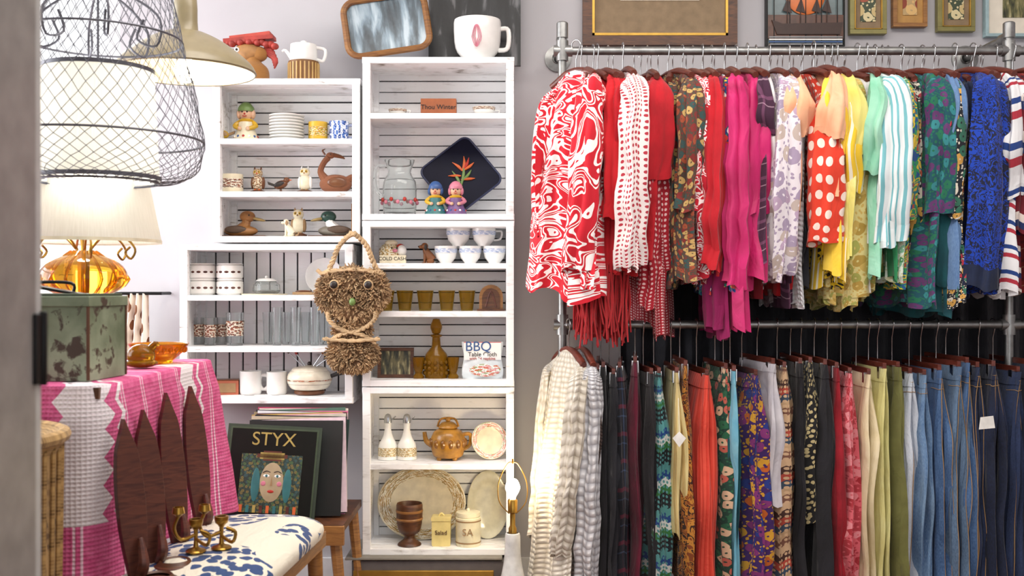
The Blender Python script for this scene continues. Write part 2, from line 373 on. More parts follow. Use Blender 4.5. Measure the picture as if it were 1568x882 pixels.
mug('yellow_mug',487,L1,29,31,yellow,0,band=china('orange_mug_pattern',['#cfa52a','#a0502a','#d8ccaa','#5d6b2a'],26)); mug('blue_patterned_mug',519,L1,30,32,china('blue_white_china',['#eef0f4','#2a5aa8','#1f4488','#2a5aa8'],24),1)
mug('patterned_mug',356,L2,32,30,cream,-1,band=pat_br)
bird('owl_figurine',395,L2,40,china('speckle_brown',['#e0d2b4','#6a3e20','#8a5a30','#4a2a18'],20),brown,tall=1)
bird('bird_figurine',430,L2,34,brown,dark,dir=1); bird('owl_figurine',467,L2,41,cream,white,tall=1,beak=tan)
# woven goose
wick=cloth('woven_wicker','bands',['#6a3e28','#986040','#4e2a1e','#7c4a30'],30,wr=False)
b=B(); b.ell((2,0,15),(25,13,15),wick,seg=24); b.tube([(-12,0,20),(-21,0,34),(-16,0,48),(-9,0,56)],[8,5,4.5,5],wick,smooth=4); b.ell((-6,0,59),(7,5,5),wick); b.tube([(-2,0,60),(10,0,57),(16,0,54)],[3.6,2.6,.8],brown,smooth=3)
b.tube([(-14,0,60),(-18,0,66),(-14,0,69)],[1.5,1.5,.5],brown,smooth=3)
for s in(-1,1): b.ell((6,s*12,17),(15,2.5,8),brown); b.ell((-5,s*4.6,60.5),1.1,dark)
b.tube([(20,0,20),(29,0,27),(33,0,22)],[7,4,2],wick,smooth=3); put(b,'woven_goose_basket',512,L2)
def duckend(name,px,z,dir,body,head,neck):
    b=B(); b.box((0,0,1.5),(70,26,3),w1); b.box((-dir*33,0,26),(4,26,50),w2)
    b.ell((-dir*4,0,10),(26,11,9),body); b.tube([(-dir*6,0,10),(dir*3,0,20),(dir*4,0,28)],[10,7.5,6],neck,smooth=3); b.ell((dir*6,0,32),(12,8,9),head)
    b.ell((dir*22,0,28),(12,5,2.4),M('horn_beak','#a8905a',.4),X=RY(12*dir))
    for s in(-1,1): b.ell((dir*10,s*7.4,34),1.3,dark); b.ell((-dir*10,s*9,12),(17,3,6),M('wing_brown','#4e3a2a',.5))
    return put(b,name,px,z)
duckend('duck_bookend',373,L3,1,w2,w2,w2); duckend('duck_bookend',509,L3,-1,M('duck_grey','#7a7468',.5),M('duck_green','#24463c',.3),white)
def dog(name,px,z,h,mat,y=-.13,ear=None,dir=-1):
    b=B(); ear=ear or mat
    b.tube([(-dir*h*.22,0,h*.16),(-dir*h*.08,0,h*.34),(dir*h*.06,0,h*.55),(dir*h*.1,0,h*.7)],[h*.2,h*.2,h*.16,h*.12],mat,smooth=4,seg=14)
    b.ell((dir*h*.14,0,h*.8),(h*.16,h*.15,h*.15),mat); b.ell((dir*h*.3,0,h*.76),(h*.12,h*.09,h*.08),mat); b.ell((dir*h*.41,0,h*.78),h*.035,dark)
    for s in(-1,1):
        b.ell((dir*h*.08,s*h*.15,h*.74),(h*.07,h*.035,h*.14),ear); b.tube([(dir*h*.12,s*h*.1,h*.45),(dir*h*.14,s*h*.1,h*.05)],[h*.07,h*.05],mat); b.ell((dir*h*.18,s*h*.1,h*.035),(h*.08,h*.05,h*.035),mat)
        b.ell((-dir*h*.12,s*h*.14,h*.13),(h*.17,h*.09,h*.13),mat); b.ell((-dir*h*.0,s*h*.18,h*.03),(h*.12,h*.045,h*.03),mat); b.ell((dir*h*.25,s*h*.1,h*.84),h*.022,dark)
    b.tube([(-dir*h*.36,0,h*.08),(-dir*h*.5,0,h*.12),(-dir*h*.52,0,h*.28)],[h*.05,h*.04,h*.02],ear,smooth=3); return put(b,name,px,z,y)
b=bird('owl_figurine',457,L3,44,cream,tan,tall=1,beak=tan); dog('dog_figurine',442,L3,28,cream,y=-.19,ear=tan)
# lower left crate
for x in (310,352):
    for k in (0,1):
        bb=B(); dz=k*24
        bb.lathe([(0,dz),(17,dz),(20,dz+3),(20,dz+20),(17,dz+22),(20,dz+22.5),(19,dz+24),(0,dz+24)],white)
        for q in range(5): a=-pi/2+(q-2)*.5; bb.ell((20*cos(a),20*sin(a),dz+11),(3.4,1,1.8),w3,X=RZ(q*28-56),seg=8)
        put(bb,'lidded_bowl',x,K1)
b=B(); b.lathe([(0,0),(34,0),(35,2),(0,1.5)],cream); put(b,'saucer',405,K1)
b=B(); b.lathe([(0,0),(17,0),(21,4),(20,14),(15,18),(16,19),(14,19),(18,13),(18,5),(0,2)],glass); b.lathe([(17,19),(12,23),(0,24)],white); b.ell((0,0,25),2.5,white); put(b,'sugar_bowl',408,K1+.005,-.12)
b=B(); b.box((0,0,2.5),(30,20,4),tan); b.ell((0,0,5.5),(13,8,2),brown); put(b,'soap_dish',465,K1)
plate('dinner_plate',497,K1,29,white,lean=82)
for i,x in enumerate((305,322,339,360)): tumbler('patterned_glass',x,K2,19 if i<3 else 27,42 if i<3 else 50,glass,y=-.1-.05*(i%2),band=pat_br)
for i,x in enumerate((410,424,439,453,468,482,496)): tumbler('drinking_glass',x,K2,16,58 if i%2 else 50,glass,y=-.09-.06*(i%2),taper=.75)
b=B(); b.box((0,0,11),(34,22,22),M('terracotta_box','#b8684c',.7,bump=.5)); b.box((0,-11.3,11),(26,.8,14),tan); b.box((0,0,22.6),(35,23,1.5),brown); put(b,'terracotta_box',349,K3,rz=8)
mug('white_mug',384,K3,33,36,white,1,band=None); mug('white_mug',424,K3,31,35,white,-1)
b=B(); cr=M('cream_enamel','#e9e0cc',.2)
b.lathe([(0,0),(20,0),(23,2),(23,6),(19,8)],brown); b.lathe([(0,8),(24,8),(32,16),(34,27),(30,35),(26,37)],cr,smooth=4); b.lathe([(31.5,15),(34.6,24)],china('pot_motif',['#e9e0cc','#6a3e20','#b0562a','#6a3e20'],18))
b.lathe([(24,8.5),(31,14.5),(32.5,17)],w3); b.lathe([(28,36),(24,41),(8,44),(0,45)],cr,smooth=3); b.ell((0,0,47),3.5,dark); b.tube([(33,0,28),(48,0,33),(72,0,35)],[3,3.4,3.8],dark,smooth=4)
for k,(a,c) in enumerate(((-20,18),(-12,12),(14,16),(24,8))): b.tube([(a*.3,-3,40),(a*1.5,-6,58+c*.3)],.8,steel); b.tube([(a*1.5,-6,58+c*.3),(a*2,-8,66+c*.4)],1.8,[w1,red,w2,w1][k])
put(b,'fondue_pot',474,K3,rz=-4)
# right column A1
for x,s in ((609,1),(741,1.25)):
    b=B(); b.lathe([(0,0),(10*s,0),(19*s,2.5),(20*s,3.5),(10*s,2.5),(0,2)],white); b.lathe([(0,3),(7*s,3),(12*s,8),(14*s,13*s),(13*s,13*s),(6*s,5),(0,4)],white); b.lathe([(13*s,9*s),(14.3*s,12.4*s)],pat_br); b.tube([(13*s,0,11),(19*s,0,11),(17*s,0,6),(11*s,0,6)],1,white,smooth=3); put(b,'teacup_and_saucer',x,SA0)
b=B(); b.box((0,0,14),(54,20,28),M('orange_cedar','#9a542c',.5,bump=.3)); o=put(b,'cigar_box',672,SA0,rz=0,bevel=.001)
text('lettering','Thou Winter',(0,-.0256,.036),.024,dark,o)
# A2
b=B(); b.lathe([(0,0),(22,0),(25,4),(26,30),(25,52),(19,62),(18,70),(23,84),(22,84),(16.5,70),(17,62),(23.5,52),(24.5,30),(23,5),(0,2)],glass,smooth=2); b.tube([(-22,0,76),(-36,0,74),(-37,0,45),(-25,0,28)],2.6,glass,smooth=5)
for k in range(16): a=k*pi/8; b.ell((26.5*cos(a),26.5*sin(a),20+4*(k%2)),(3,3,3.4),[pink,red][k%2],seg=8)
put(b,'glass_pitcher',612,SA1)
def rrect(w,h,r,n=6):
    P=[]
    for cx,cz,a0 in ((w/2-r,h/2-r,0),(-w/2+r,h/2-r,90),(-w/2+r,-h/2+r,180),(w/2-r,-h/2+r,270)):
        for k in range(n+1): a=radians(a0+90*k/n); P.append((cx+r*cos(a),cz+r*sin(a)))
    return P
b=B(); X=TR(0,0,64)@RX(-12)@RY(45+6)
b.prism(rrect(94,94,12),3,navy,X); ring=[(p[0],-2,p[1]) for p in rrect(94,94,12)]; b.tube(ring+[ring[0]],1.6,M('tray_rim','#252c4c',.4),X=X)
for (sx,sz,ex,ez,m) in ((0,-18,4,22,green),(0,-18,-14,8,green),(0,-10,16,10,green),(2,8,20,22,orange),(2,8,4,32,orange),(2,8,-14,22,orange),(2,8,12,30,red),(0,0,-20,0,orange),(0,-6,22,-4,orange)):
    b.tube([(sx,-3,sz),((sx+ex)/2+2,-3.2,(sz+ez)/2),(ex,-3,ez)],[1,2.4,.4],m,smooth=3,X=TR(0,0,63)@RX(-12))
put(b,'floral_tray',706,SA1,-.075)
figurine('girl_figurine',667,SA1,52,teal,skin,blue,-.17,arms=yellow,hatty=1); figurine('girl_figurine',698,SA1,52,purple,skin,pink,-.17,arms=pink,hatty=1)
# B1
b=B(); b.ell((-4,0,17),(17,12,16),fl_gold); b.ell((-2,0,32),(10,9,5),cream); b.box((2,-11,7),(40,5,12),cream)
for s in(-1,1): b.ell((4+s*4,-10,24),1.4,dark)
b.ell((5,-11,20),(4,3,3),pink); b.ell((12,0,20),(9,9,11),red); b.ell((14,-3,20),(8,8,9),white); b.ell((-14,0,3),(6,8,3),tan); b.ell((14,0,3),(6,8,3),tan)
o=put(b,'hen_money_bank',601,SB1); text('lettering','COLD CASH',(.004,-.0335,.018),.018,dark,o)
dog('dog_figurine',655,SB1,34,M('dog_brown','#7c4a24',.5,bump=.3),ear=dark)
for x in (683,720,757): bowl('soup_bowl',x,SB1,35,27,white,band=fl_blue)
bowl('soup_bowl',702,SB1,37,27,white,band=fl_blue,dz=27); bowl('soup_bowl',741,SB1,37,27,white,band=fl_blue,dz=27,handle=True)
# B2
for x in (591,620,651,684,715): tumbler('amber_glass',x,SB2,26,31,agl,taper=.7,y=-.12)
b=B(); P=[(-18,0),(18,0)]+[(18*cos(radians(a)),22+18*sin(radians(a))) for a in range(0,181,15)]; b.prism(P,14,w2); P2=[(p[0]*.75,p[1]*.78+3) for p in P]; b.prism(P2,2,w1,y=-7.6); b.box((0,-3,1.5),(42,22,3),w1); b.tube([(-8,-9,6),(0,-9,30),(8,-9,6)],1.2,w3,smooth=4); put(b,'wooden_napkin_holder',752,SB2)
# B3
def frame(b,w,h,fw,fd,fm_,inner,X=None,lip=None):
    X=X or Matrix()
    for x,z,sx,sz in ((0,h/2-fw/2,w,fw),(0,-h/2+fw/2,w,fw),(-w/2+fw/2,0,fw,h-2*fw),(w/2-fw/2,0,fw,h-2*fw)): b.box((0,0,0),(sx,fd,sz),fm_,X=X@TR(x,0,z))
    if lip:
        l=fw*.25
        for x,z,sx,sz in ((0,h/2-fw-l/2,w-2*fw,l),(0,-h/2+fw+l/2,w-2*fw,l),(-w/2+fw+l/2,0,l,h-2*fw),(w/2-fw-l/2,0,l,h-2*fw)): b.box((0,0,0),(sx,fd*1.15,sz),lip,X=X@TR(x,0,z))
    b.box((0,0,0),(w-fw*1.2,fd*.4,h-fw*1.2),inner,X=X)
landsc=cloth('landscape_print','trees',['#23241c','#5a5a3a','#8c8458','#c0b890'],60,.4,wr=False)
lands2=cloth('small_landscape_print','trees',['#1b1c16','#3a3a28','#6c6444','#b0a880'],.18,.4,wr=False)
b=B(); frame(b,55,46,5,4,w1,lands2,X=TR(0,0,23)@RX(-8)); put(b,'framed_landscape',606,SB3,-.12)
dgl=M('olive_amber_glass','#a8781a',.12,var=.1,trans=.6)
b=B(); b.lathe([(0,0),(17,0),(18,4),(18,32),(16,37),(7,48),(6,62),(9,64),(9,66),(5,67),(0,67)],dgl,seg=12); b.lathe([(0,66),(6,68),(9,76),(9,80),(5,90),(0,91)],dgl,seg=10)
for z in (8,16,24): 
    for k in range(12): b.ell((18*cos(k*pi/6),18*sin(k*pi/6),z),(3.4,3.4,3.6),dgl,seg=8)
put(b,'glass_decanter',668,SB3)
for x in (641,694,):
    b=B(); b.lathe([(0,0),(8,0),(8.5,3),(5,8),(7,14),(9.5,32),(8.7,32),(6,14),(0,11)],dgl,seg=14); put(b,'cordial_glass',x,SB3,-.15)
b=B(); bag=M('plastic_wrap','#e6eef0',.15,var=.05); rows=[]
for i in range(9):
    z=i*7; w=30+1.5*sin(i); d=7*sin(pi*(i+.6)/9.6)+.6; rows.append([(w*cos(a)*1.,-d*sin(a)-(2 if i else 0)+1.2*sin(i*2+a*5),z) for a in [2*pi*k/32 for k in range(32)]])
b.rows(rows,bag,cap0=True,cap1=True); b.box((0,-8,48),(56,1,16),M('label_red','#c03a34',.4)); b.box((0,-8.8,42),(56,1,26),white); b.ell((4,-7,14),(24,3,11),fl_pink)
o=put(b,'tablecloth_package',739,SB3,-.16); text('lettering','BBQ',(-.015,-.0235,.118),.05,blue,o); text('lettering_2','Table Cloth',(0,-.0235,.09),.022,dark,o); text('lettering_3','with 24 napkins',(0,-.0235,.075),.015,red,o)
# C1
for x in (594,623):
    b=B(); b.lathe([(0,0),(14,0),(15,5),(14,22),(8,34),(5,46),(5.5,56),(4,58)],white,smooth=3); b.lathe([(6,56),(6,61),(4,68),(0,70)],steel,smooth=2); b.lathe([(15.4,6),(14.8,19)],fl_gold); b.tube([(5,0,60),(12,0,66)],1,steel); put(b,'oil_cruet',x,SC1)
tp=M('mustard_glaze','#a5742a',.25,bump=.4,var=.25)
b=B(); b.lathe([(0,4),(20,4),(25,14),(27,28),(22,42),(12,48)],tp,smooth=4); b.lathe([(14,48),(15,50),(10,56),(4,58),(0,58)],tp,smooth=3); b.ell((0,0,61),4,tp); 
for k in range(4): b.ell((17*cos(k*pi/2+.7),17*sin(k*pi/2+.7),3),(4,4,4),tp)
b.tube([(-22,0,22),(-33,0,28),(-36,0,42)],[6,4,3],tp,smooth=4); b.tube([(22,0,38),(34,0,38),(33,0,22),(22,0,15)],3,tp,smooth=4)
for k in range(14): b.ell((26*cos(k*pi/7),26*sin(k*pi/7),26),(4,4,7),M('teapot_relief','#7c501a',.25),seg=8)
b.tube([(-16,0,50),(-10,0,62),(10,0,62),(16,0,50)],1.6,tp,smooth=4); put(b,'ceramic_teapot',686,SC1)
plate('dessert_plate',749,SC1,29,cream,-.12,72,rim=fl_pink,rz=18)
plate('serving_platter',646,SC2,56,cream,-.07,76,rim=fl_gold,sq=1.22); plate('pale_plate',747,SC2,52,M('celadon_cream','#d8d4bc',.15),-.06,78,sq=.62)
b=B(); b.lathe([(0,0),(16,0),(17,3),(9,9),(8,15),(15,20),(19,34),(20,60),(17.5,60),(16,36),(0,26)],w1,smooth=2); b.lathe([(19.5,38),(20.5,40),(19.8,42)],w2); b.lathe([(20,50),(20.6,52),(20.3,54)],w2); put(b,'wooden_goblet',627,SC2,-.18)
b=B(); yc=M('pale_yellow_tin','#dccb88',.35); b.prism(rrect(28,40,3),20,yc,X=TR(0,0,20)); b.prism(rrect(30,6,2),22,yc,X=TR(0,0,41)); b.tube([(-4,0,44),(0,0,48),(4,0,44)],1.5,yc,smooth=3)
o=put(b,'spice_tin',676,SC2,-.18); text('lettering','Salad',(0,-.0265,.05),.022,w1,o)
b=B(); b.lathe([(0,0),(18,0),(19,3),(19,42),(17,43),(18,44),(18,50),(0,52)],M('ivory_tin','#ece4c4',.3)); b.ell((0,0,53),3,cream); b.lathe([(19.3,5),(19.3,7)],tan); b.lathe([(19.3,37),(19.3,39)],tan); o=put(b,'sugar_canister',717,SC2,-.18); text('lettering','SA',(0,-.0475,.055),.036,tan,o)
# on top of crates
b=B(); b.lathe([(0,0),(20,0),(22,4),(34,16),(39,34),(40,66),(38,66),(37,34),(30,18),(0,8)],white,smooth=2); b.tube([(38,0,56),(52,0,54),(51,0,24),(35,0,20)],4,white,smooth=5)
for s in (.35,.7,1): b.tube([(-0-8*s,-39.3,34),(-4*s,-39.8,22+10*(1-s)),(0,-38,18),(4*s,-39.8,22+10*(1-s)),(8*s,-39.3,34),(4*s,-40,50-6*(1-s)),(0,-40,54),(-4*s,-40,50-6*(1-s)),(-8*s,-39.3,34)],.7,pink,smooth=3)
put(b,'giant_teacup',731,TRt,-.15,k=.9)
bw=cloth('forest_photograph','trees',['#050506','#101011','#202022','#6a6a6c'],26,.5,wr=False)
b=B(); b.box((0,0,.22),(.345,.02,.44),bw,X=RX(-3)); b.done('forest_photo_canvas',(wx(727,-.07),-.07,TRt))
b=B(); X=TR(0,0,.125)@RX(-10)@RY(-9)
mist=cloth('misty_trees_print','trees',['#2f383e','#4c5a62','#7e929e','#b0c0c8'],22,.3,wr=False)
b.prism(rrect(.285,.20,.04),.006,mist,X)
rg=[(p[0],-.008,p[1]) for p in rrect(.30,.215,.045)]
b.tube(rg+[rg[0]],.012,wood('oak_rim','#6a3f20','#946630'),X=X,seg=8); b.done('serving_tray',(wx(592,-.16),-.16,TRt+.008))
b=B(); b.lathe([(0,0),(23,0),(23,34),(21,34),(21,2),(0,2)],M('ribbed_tan','#7a5228',.5))
for k in range(24): b.box((23.2*cos(k*pi/12),23.2*sin(k*pi/12),17),(2,2,28),M('rib_cream','#c8a468',.5),X=RZ(k*15))
b.lathe([(0,34),(20,34),(21,37),(20,60),(12,62),(0,63)],white,smooth=0); b.tube([(19,0,56),(33,0,52),(30,0,36),(19,0,38)],2.6,white,smooth=4); b.tube([(-19,0,40),(-28,0,52),(-33,0,50)],[3,2.4,2],white,smooth=3); b.ell((0,0,64),(5,5,3),white); put(b,'white_coffee_pot',465,TL)
b=B(); wk=cloth('straw_weave','bands',['#8c5c2c','#b07c40','#6a3e1e','#a07034'],30,wr=False)
hr=M('hen_red','#a83a30',.6,var=.2)
b.lathe([(0,0),(20,0),(24,10),(22,24),(12,34),(10,44)],wk,smooth=4); b.ell((-8,0,48),(24,15,14),M('hen_tan','#a87a48',.6,var=.2)); b.ell((8,0,46),(14,12,12),wk)
for k in range(13): b.ell((-44+k*6.5,-5+2*(k%2),58+5*sin(k*.28)+(k%2)*2),(6,8,5),hr)
b.box((-6,2,68),(76,24,6),hr,X=RY(-5)); b.box((-4,2,73),(62,20,6),M('hen_red_lid','#b84a3c',.6),X=RY(-7))
b.lathe([(5,0),(0,16)],orange,c=(-30,0,50),X=RY(-100),seg=10); b.ell((-32,-3,40),(5,4,9),hr); b.ell((-22,-13,50),(4,2,4),white); b.ell((-22,-15,50),(2,1,2),dark)
for k in range(5): b.tube([(14,0,50),(26+k*2,0,58-k*5),(28+k,0,40-k*4)],[3,4,1],hr,smooth=3)
put(b,'ceramic_hen',388,TL)
# macrame owl
b=B(); fur=M('jute_shag','#a48664',.95,var=.3); fur2=M('jute_shag_dark','#7c6044',.95,var=.3); rope=M('jute_rope','#bfa27c',.9,var=.2,bump=.6)
def shag(cx,cz,rx,rz_,ry,n):
    b.ell((cx,0,cz),(rx*.9,ry*.8,rz_*.9),fur2)
    for _ in range(n):
        a=R.uniform(0,2*pi); q=R.uniform(-1,1); w=math.sqrt(1-q*q); d=Vector((w*cos(a),w*sin(a),q)); 
        if d.y>.3: continue
        p=Vector((cx+d.x*rx*.85,d.y*ry*.75,cz+d.z*rz_*.85)); e=(d+Vector((R.uniform(-.6,.6),R.uniform(-.5,.2),R.uniform(-1.1,.3)))).normalized()*R.uniform(5,10)
        m=p+e*.6+Vector((R.uniform(-2,2),R.uniform(-1,1),R.uniform(-1,1))); b.tube([p,m,p+e],[1.3,1.3,.5],fur if R.random()<.75 else rope,seg=4)
shag(-31,122,26,34,14,900); shag(31,124,26,34,14,900); shag(0,134,36,30,14,700); shag(0,94,40,18,12,600); shag(0,28,42,30,14,1400); shag(0,62,32,20,10,500)
def rp(p,r=3.4,n=6): 
    Q=sp(p,n*2)
    for ph_ in (0,pi):
        W_=[]
        for i,q in enumerate(Q): W_.append((q.x+r*.5*cos(i*.9+ph_),q.y+r*.5*sin(i*.9+ph_),q.z+r*.4*sin(i*.9+ph_)))
        b.tube(W_,r*.75,rope,seg=6)
for s in(-1,1):
    rp([(s*40,0,150),(s*30,0,172),(s*22,0,192),(s*8,0,208),(-s*4,0,213)],3.8); rp([(s*36,-8,92),(s*34,-10,80),(s*16,-12,66),(-s*16,-12,58),(-s*36,-10,46)],3.2)
    b.ell((s*26,-14,134),(8,5,8),rope); b.ell((s*26,-17.5,134),(6,3,6),dark)
rp([(-46,-3,152),(0,-8,158),(46,-3,152)],3.6); rp([(-42,-12,52),(0,-15,49),(42,-12,52)],3.)
b.ell((2,-17,108),(5,4,6),green); b.tube([(-46,-4,150),(-54,-4,157)],3,rope); b.done('macrame_owl',(wx(540,-.285),-.285,wz(570,-.285)),scale=1/431.)
# ---------------------------------------------------------------- wall art
def pic(name,x0,x1,y0,y1,fw,fmat,inner,lip=None,extra=None,d=.03):
    y=-.02; X0,X1=wx(x0,y),wx(x1,y); Z1,Z0=wz(y0,y),wz(y1,y); b=B(); frame(b,X1-X0,Z1-Z0,fw,d,fmat,inner,lip=lip)
    if extra: extra(b,X1-X0,Z1-Z0)
    return b.done(name,((X0+X1)/2,y,(Z0+Z1)/2),bevel=.001)
tanmat=M('tan_mount','#8f7a60',.9); paper=M('cream_paper','#e9e0cf',.9,var=.03)
def sk(b,w,h):
    b.box((0,-.008,.035),(.30,.004,h-.27),paper)
    for k in range(7):
        x=-.09+k*.03; b.tube([(x,-.011,-h/2+.19),(x+.01,-.011,-h/2+.21+.01*(k%3)),(x+.02,-.011,-h/2+.18),(x+.03,-.011,-h/2+.20)],.0012,dark,smooth=3,seg=5)
    b.tube([(.02,-.011,h*.3),(-.08,-.011,.1),(.03,-.011,-.02),(.1,-.011,.08),(.05,-.011,.2)],.0015,dark,smooth=4,seg=5)
pic('framed_sketch',892,1128,-170,70,.036,w1,tanmat,lip=gold,extra=sk)
def ship(b,w,h):
    b.ell((0,-.012,.03),(.075,.004,.075),M('sunset_orange','#d8702a',.3),seg=28)
    rig=M('rust_lead','#3a241c',.5); b.box((0,-.0125,-.09),(w-.012,.004,.09),M('dusk_brown_glass','#5a3626',.35,var=.2))
    for x in (-.07,-.02,.04,.08): b.tube([(x,-.018,-.10),(x,-.018,.06)],.002,rig); b.prism([(x-.018,-.03),(x+.018,-.04),(x+.003,.02)],.002,rig,y=-.017)
    b.prism([(-.13,-.065),(-.09,-.08),(.14,-.075),(.13,-.12),(-.11,-.12)],.004,rig,y=-.018)
    for k in range(4): b.box((0,-.016,-.13-.009*k),(w-.02,.003,.005),[grey,white,blue][k%3])
    for x in (-.12,-.06,0,.06,.12): b.box((x,-.0155,0),(.003,.003,h-.02),iron)
pic('stained_ship_plaque',1172,1292,-60,72,.006,iron,M('plaque_teal_grey','#6a7a7c',.3),extra=ship)
olive=M('olive_gilt','#8a8350',.45,.3)
flp=cloth('flower_print','floral',['#3f4a34','#c8b07a','#a05038','#d8c89a'],22,.5,wr=False)
def mat_(inner): 
    def f(b,w,h): b.box((0,-.008,0),(w*.42,.004,h*.5),inner)
    return f
pic('small_framed_flower_print',1300,1356,-22,53,.017,olive,tanmat,lip=gold,extra=mat_(flp)); pic('small_framed_print',1366,1418,-30,42,.015,w2,M('print_ochre','#b88a4a',.6),extra=mat_(cloth('ochre_print','floral',['#b89a6a','#8a3a22','#5a4a2a','#d8b070'],20,.5,wr=False)))
pic('small_framed_flower_print',1434,1491,-25,49,.017,olive,tanmat,lip=gold,extra=mat_(flp)); pic('framed_postcard',1507,1600,-60,57,.012,M('pale_blue_frame','#9fb8bc',.5),paper,extra=mat_(landsc))
# ---------------------------------------------------------------- clothes rack
YB=-.36; ZB=wz(78,YB); ZB2=wz(497,YB)
galv=M('galvanized_pipe','#9a9a98',.38,.85,var=.15,bump=.2); xr0,xr1=wx(861,YB),wx(1545,YB)
b=B(); pr=.0145
for x in (xr0,xr1):
    b.tube([(x,YB,.0),(x,YB,ZB+.08)],pr,galv,16); b.lathe([(0,0),(.05,0),(.05,.008),(.022,.012),(.022,.03)],galv,c=(x,YB,0))
    for z in (ZB,ZB2): b.tube([(x,YB,z-.035),(x,YB,z+.035)],.021,galv,16); b.tube([(x-.03,YB,z),(x+.035,YB,z)],.020,galv,16)
    b.tube([(x,YB,ZB+.045),(x,YB,ZB+.095)],.02,galv,16); b.ell((x,YB,ZB+.095),(.02,.02,.008),galv)
    for z in (ZB+.05,): 
        b.tube([(x,YB,z),(x,-.001,z)],pr,galv,14); b.tube([(x,YB,z),(x,YB+.05,z)],.02,galv,14); b.lathe([(0,0),(.05,0),(.05,.008),(.022,.014),(.022,.03)],galv,c=(x,-.001,z),X=RX(90))
for z in (ZB,ZB2): b.tube([(xr0,YB,z),(2.4,YB,z)],pr,galv,16)
b.tube([(2.4,YB,.0),(2.4,YB,ZB)],pr,galv,16)
b.done('clothing_rack')
# added dark sheet standing in for the deep shade behind the garments
b=B(); dk=cloth('shade_backdrop_cloth','solid',['#1c1b20','#2a292f'],1); rows=[];uvs=[]; x0c,x1c=wx(950,-.06),2.45; zt_c=wz(330,-.06)
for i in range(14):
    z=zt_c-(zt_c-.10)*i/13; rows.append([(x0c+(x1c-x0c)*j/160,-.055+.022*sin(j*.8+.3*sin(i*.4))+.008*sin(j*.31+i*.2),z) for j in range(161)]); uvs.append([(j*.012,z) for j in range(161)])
b.rows(rows,dk,closed=False,uvs=uvs); b.tube([(x0c-.02,-.055,zt_c),(x1c+.02,-.055,zt_c)],.008,M('backdrop_rod','#3a3a3c',.4,.8))
for x in (x0c,0.9,1.7,x1c): b.tube([(x,-.055,zt_c),(x,-.001,zt_c)],.006,M('backdrop_rod','#3a3a3c',.4,.8))
b.done('shade_backdrop')
hw=wood('hanger_wood','#4a1f14','#74362a',.35); chrome=M('chrome_hook','#c9c9c9',.2,1); thread=M('denim_stitching','#b08a5a',.8)
def nz(p,s): return noise.noise(Vector(p)*s)
def hanger(b,zb,drop,W,clip=False):
    P=[(0,.019*cos(radians(a)),zb+.003+.019*sin(radians(a))) for a in range(-20,200,20)]; P+= [(0,-.006,zb-.03),(0,0,zb-.045),(0,0,zb-drop)]
    b.tube(P,.0022,chrome,seg=6)
    if clip:
        b.box((0,0,zb-drop),(.012,2*W,.018),hw)
        for s in(-1,1): b.box((0,s*W*.8,zb-drop-.025),(.022,.02,.04),chrome)
    else:
        for s in(-1,1): b.tube([(0,0,zb-drop+.004),(0,s*W*.45,zb-drop-.004),(0,s*W*.85,zb-drop-.025),(0,s*(W+.02),zb-drop-.042)],[.010,.012,.013,.011],hw,smooth=3,seg=8)
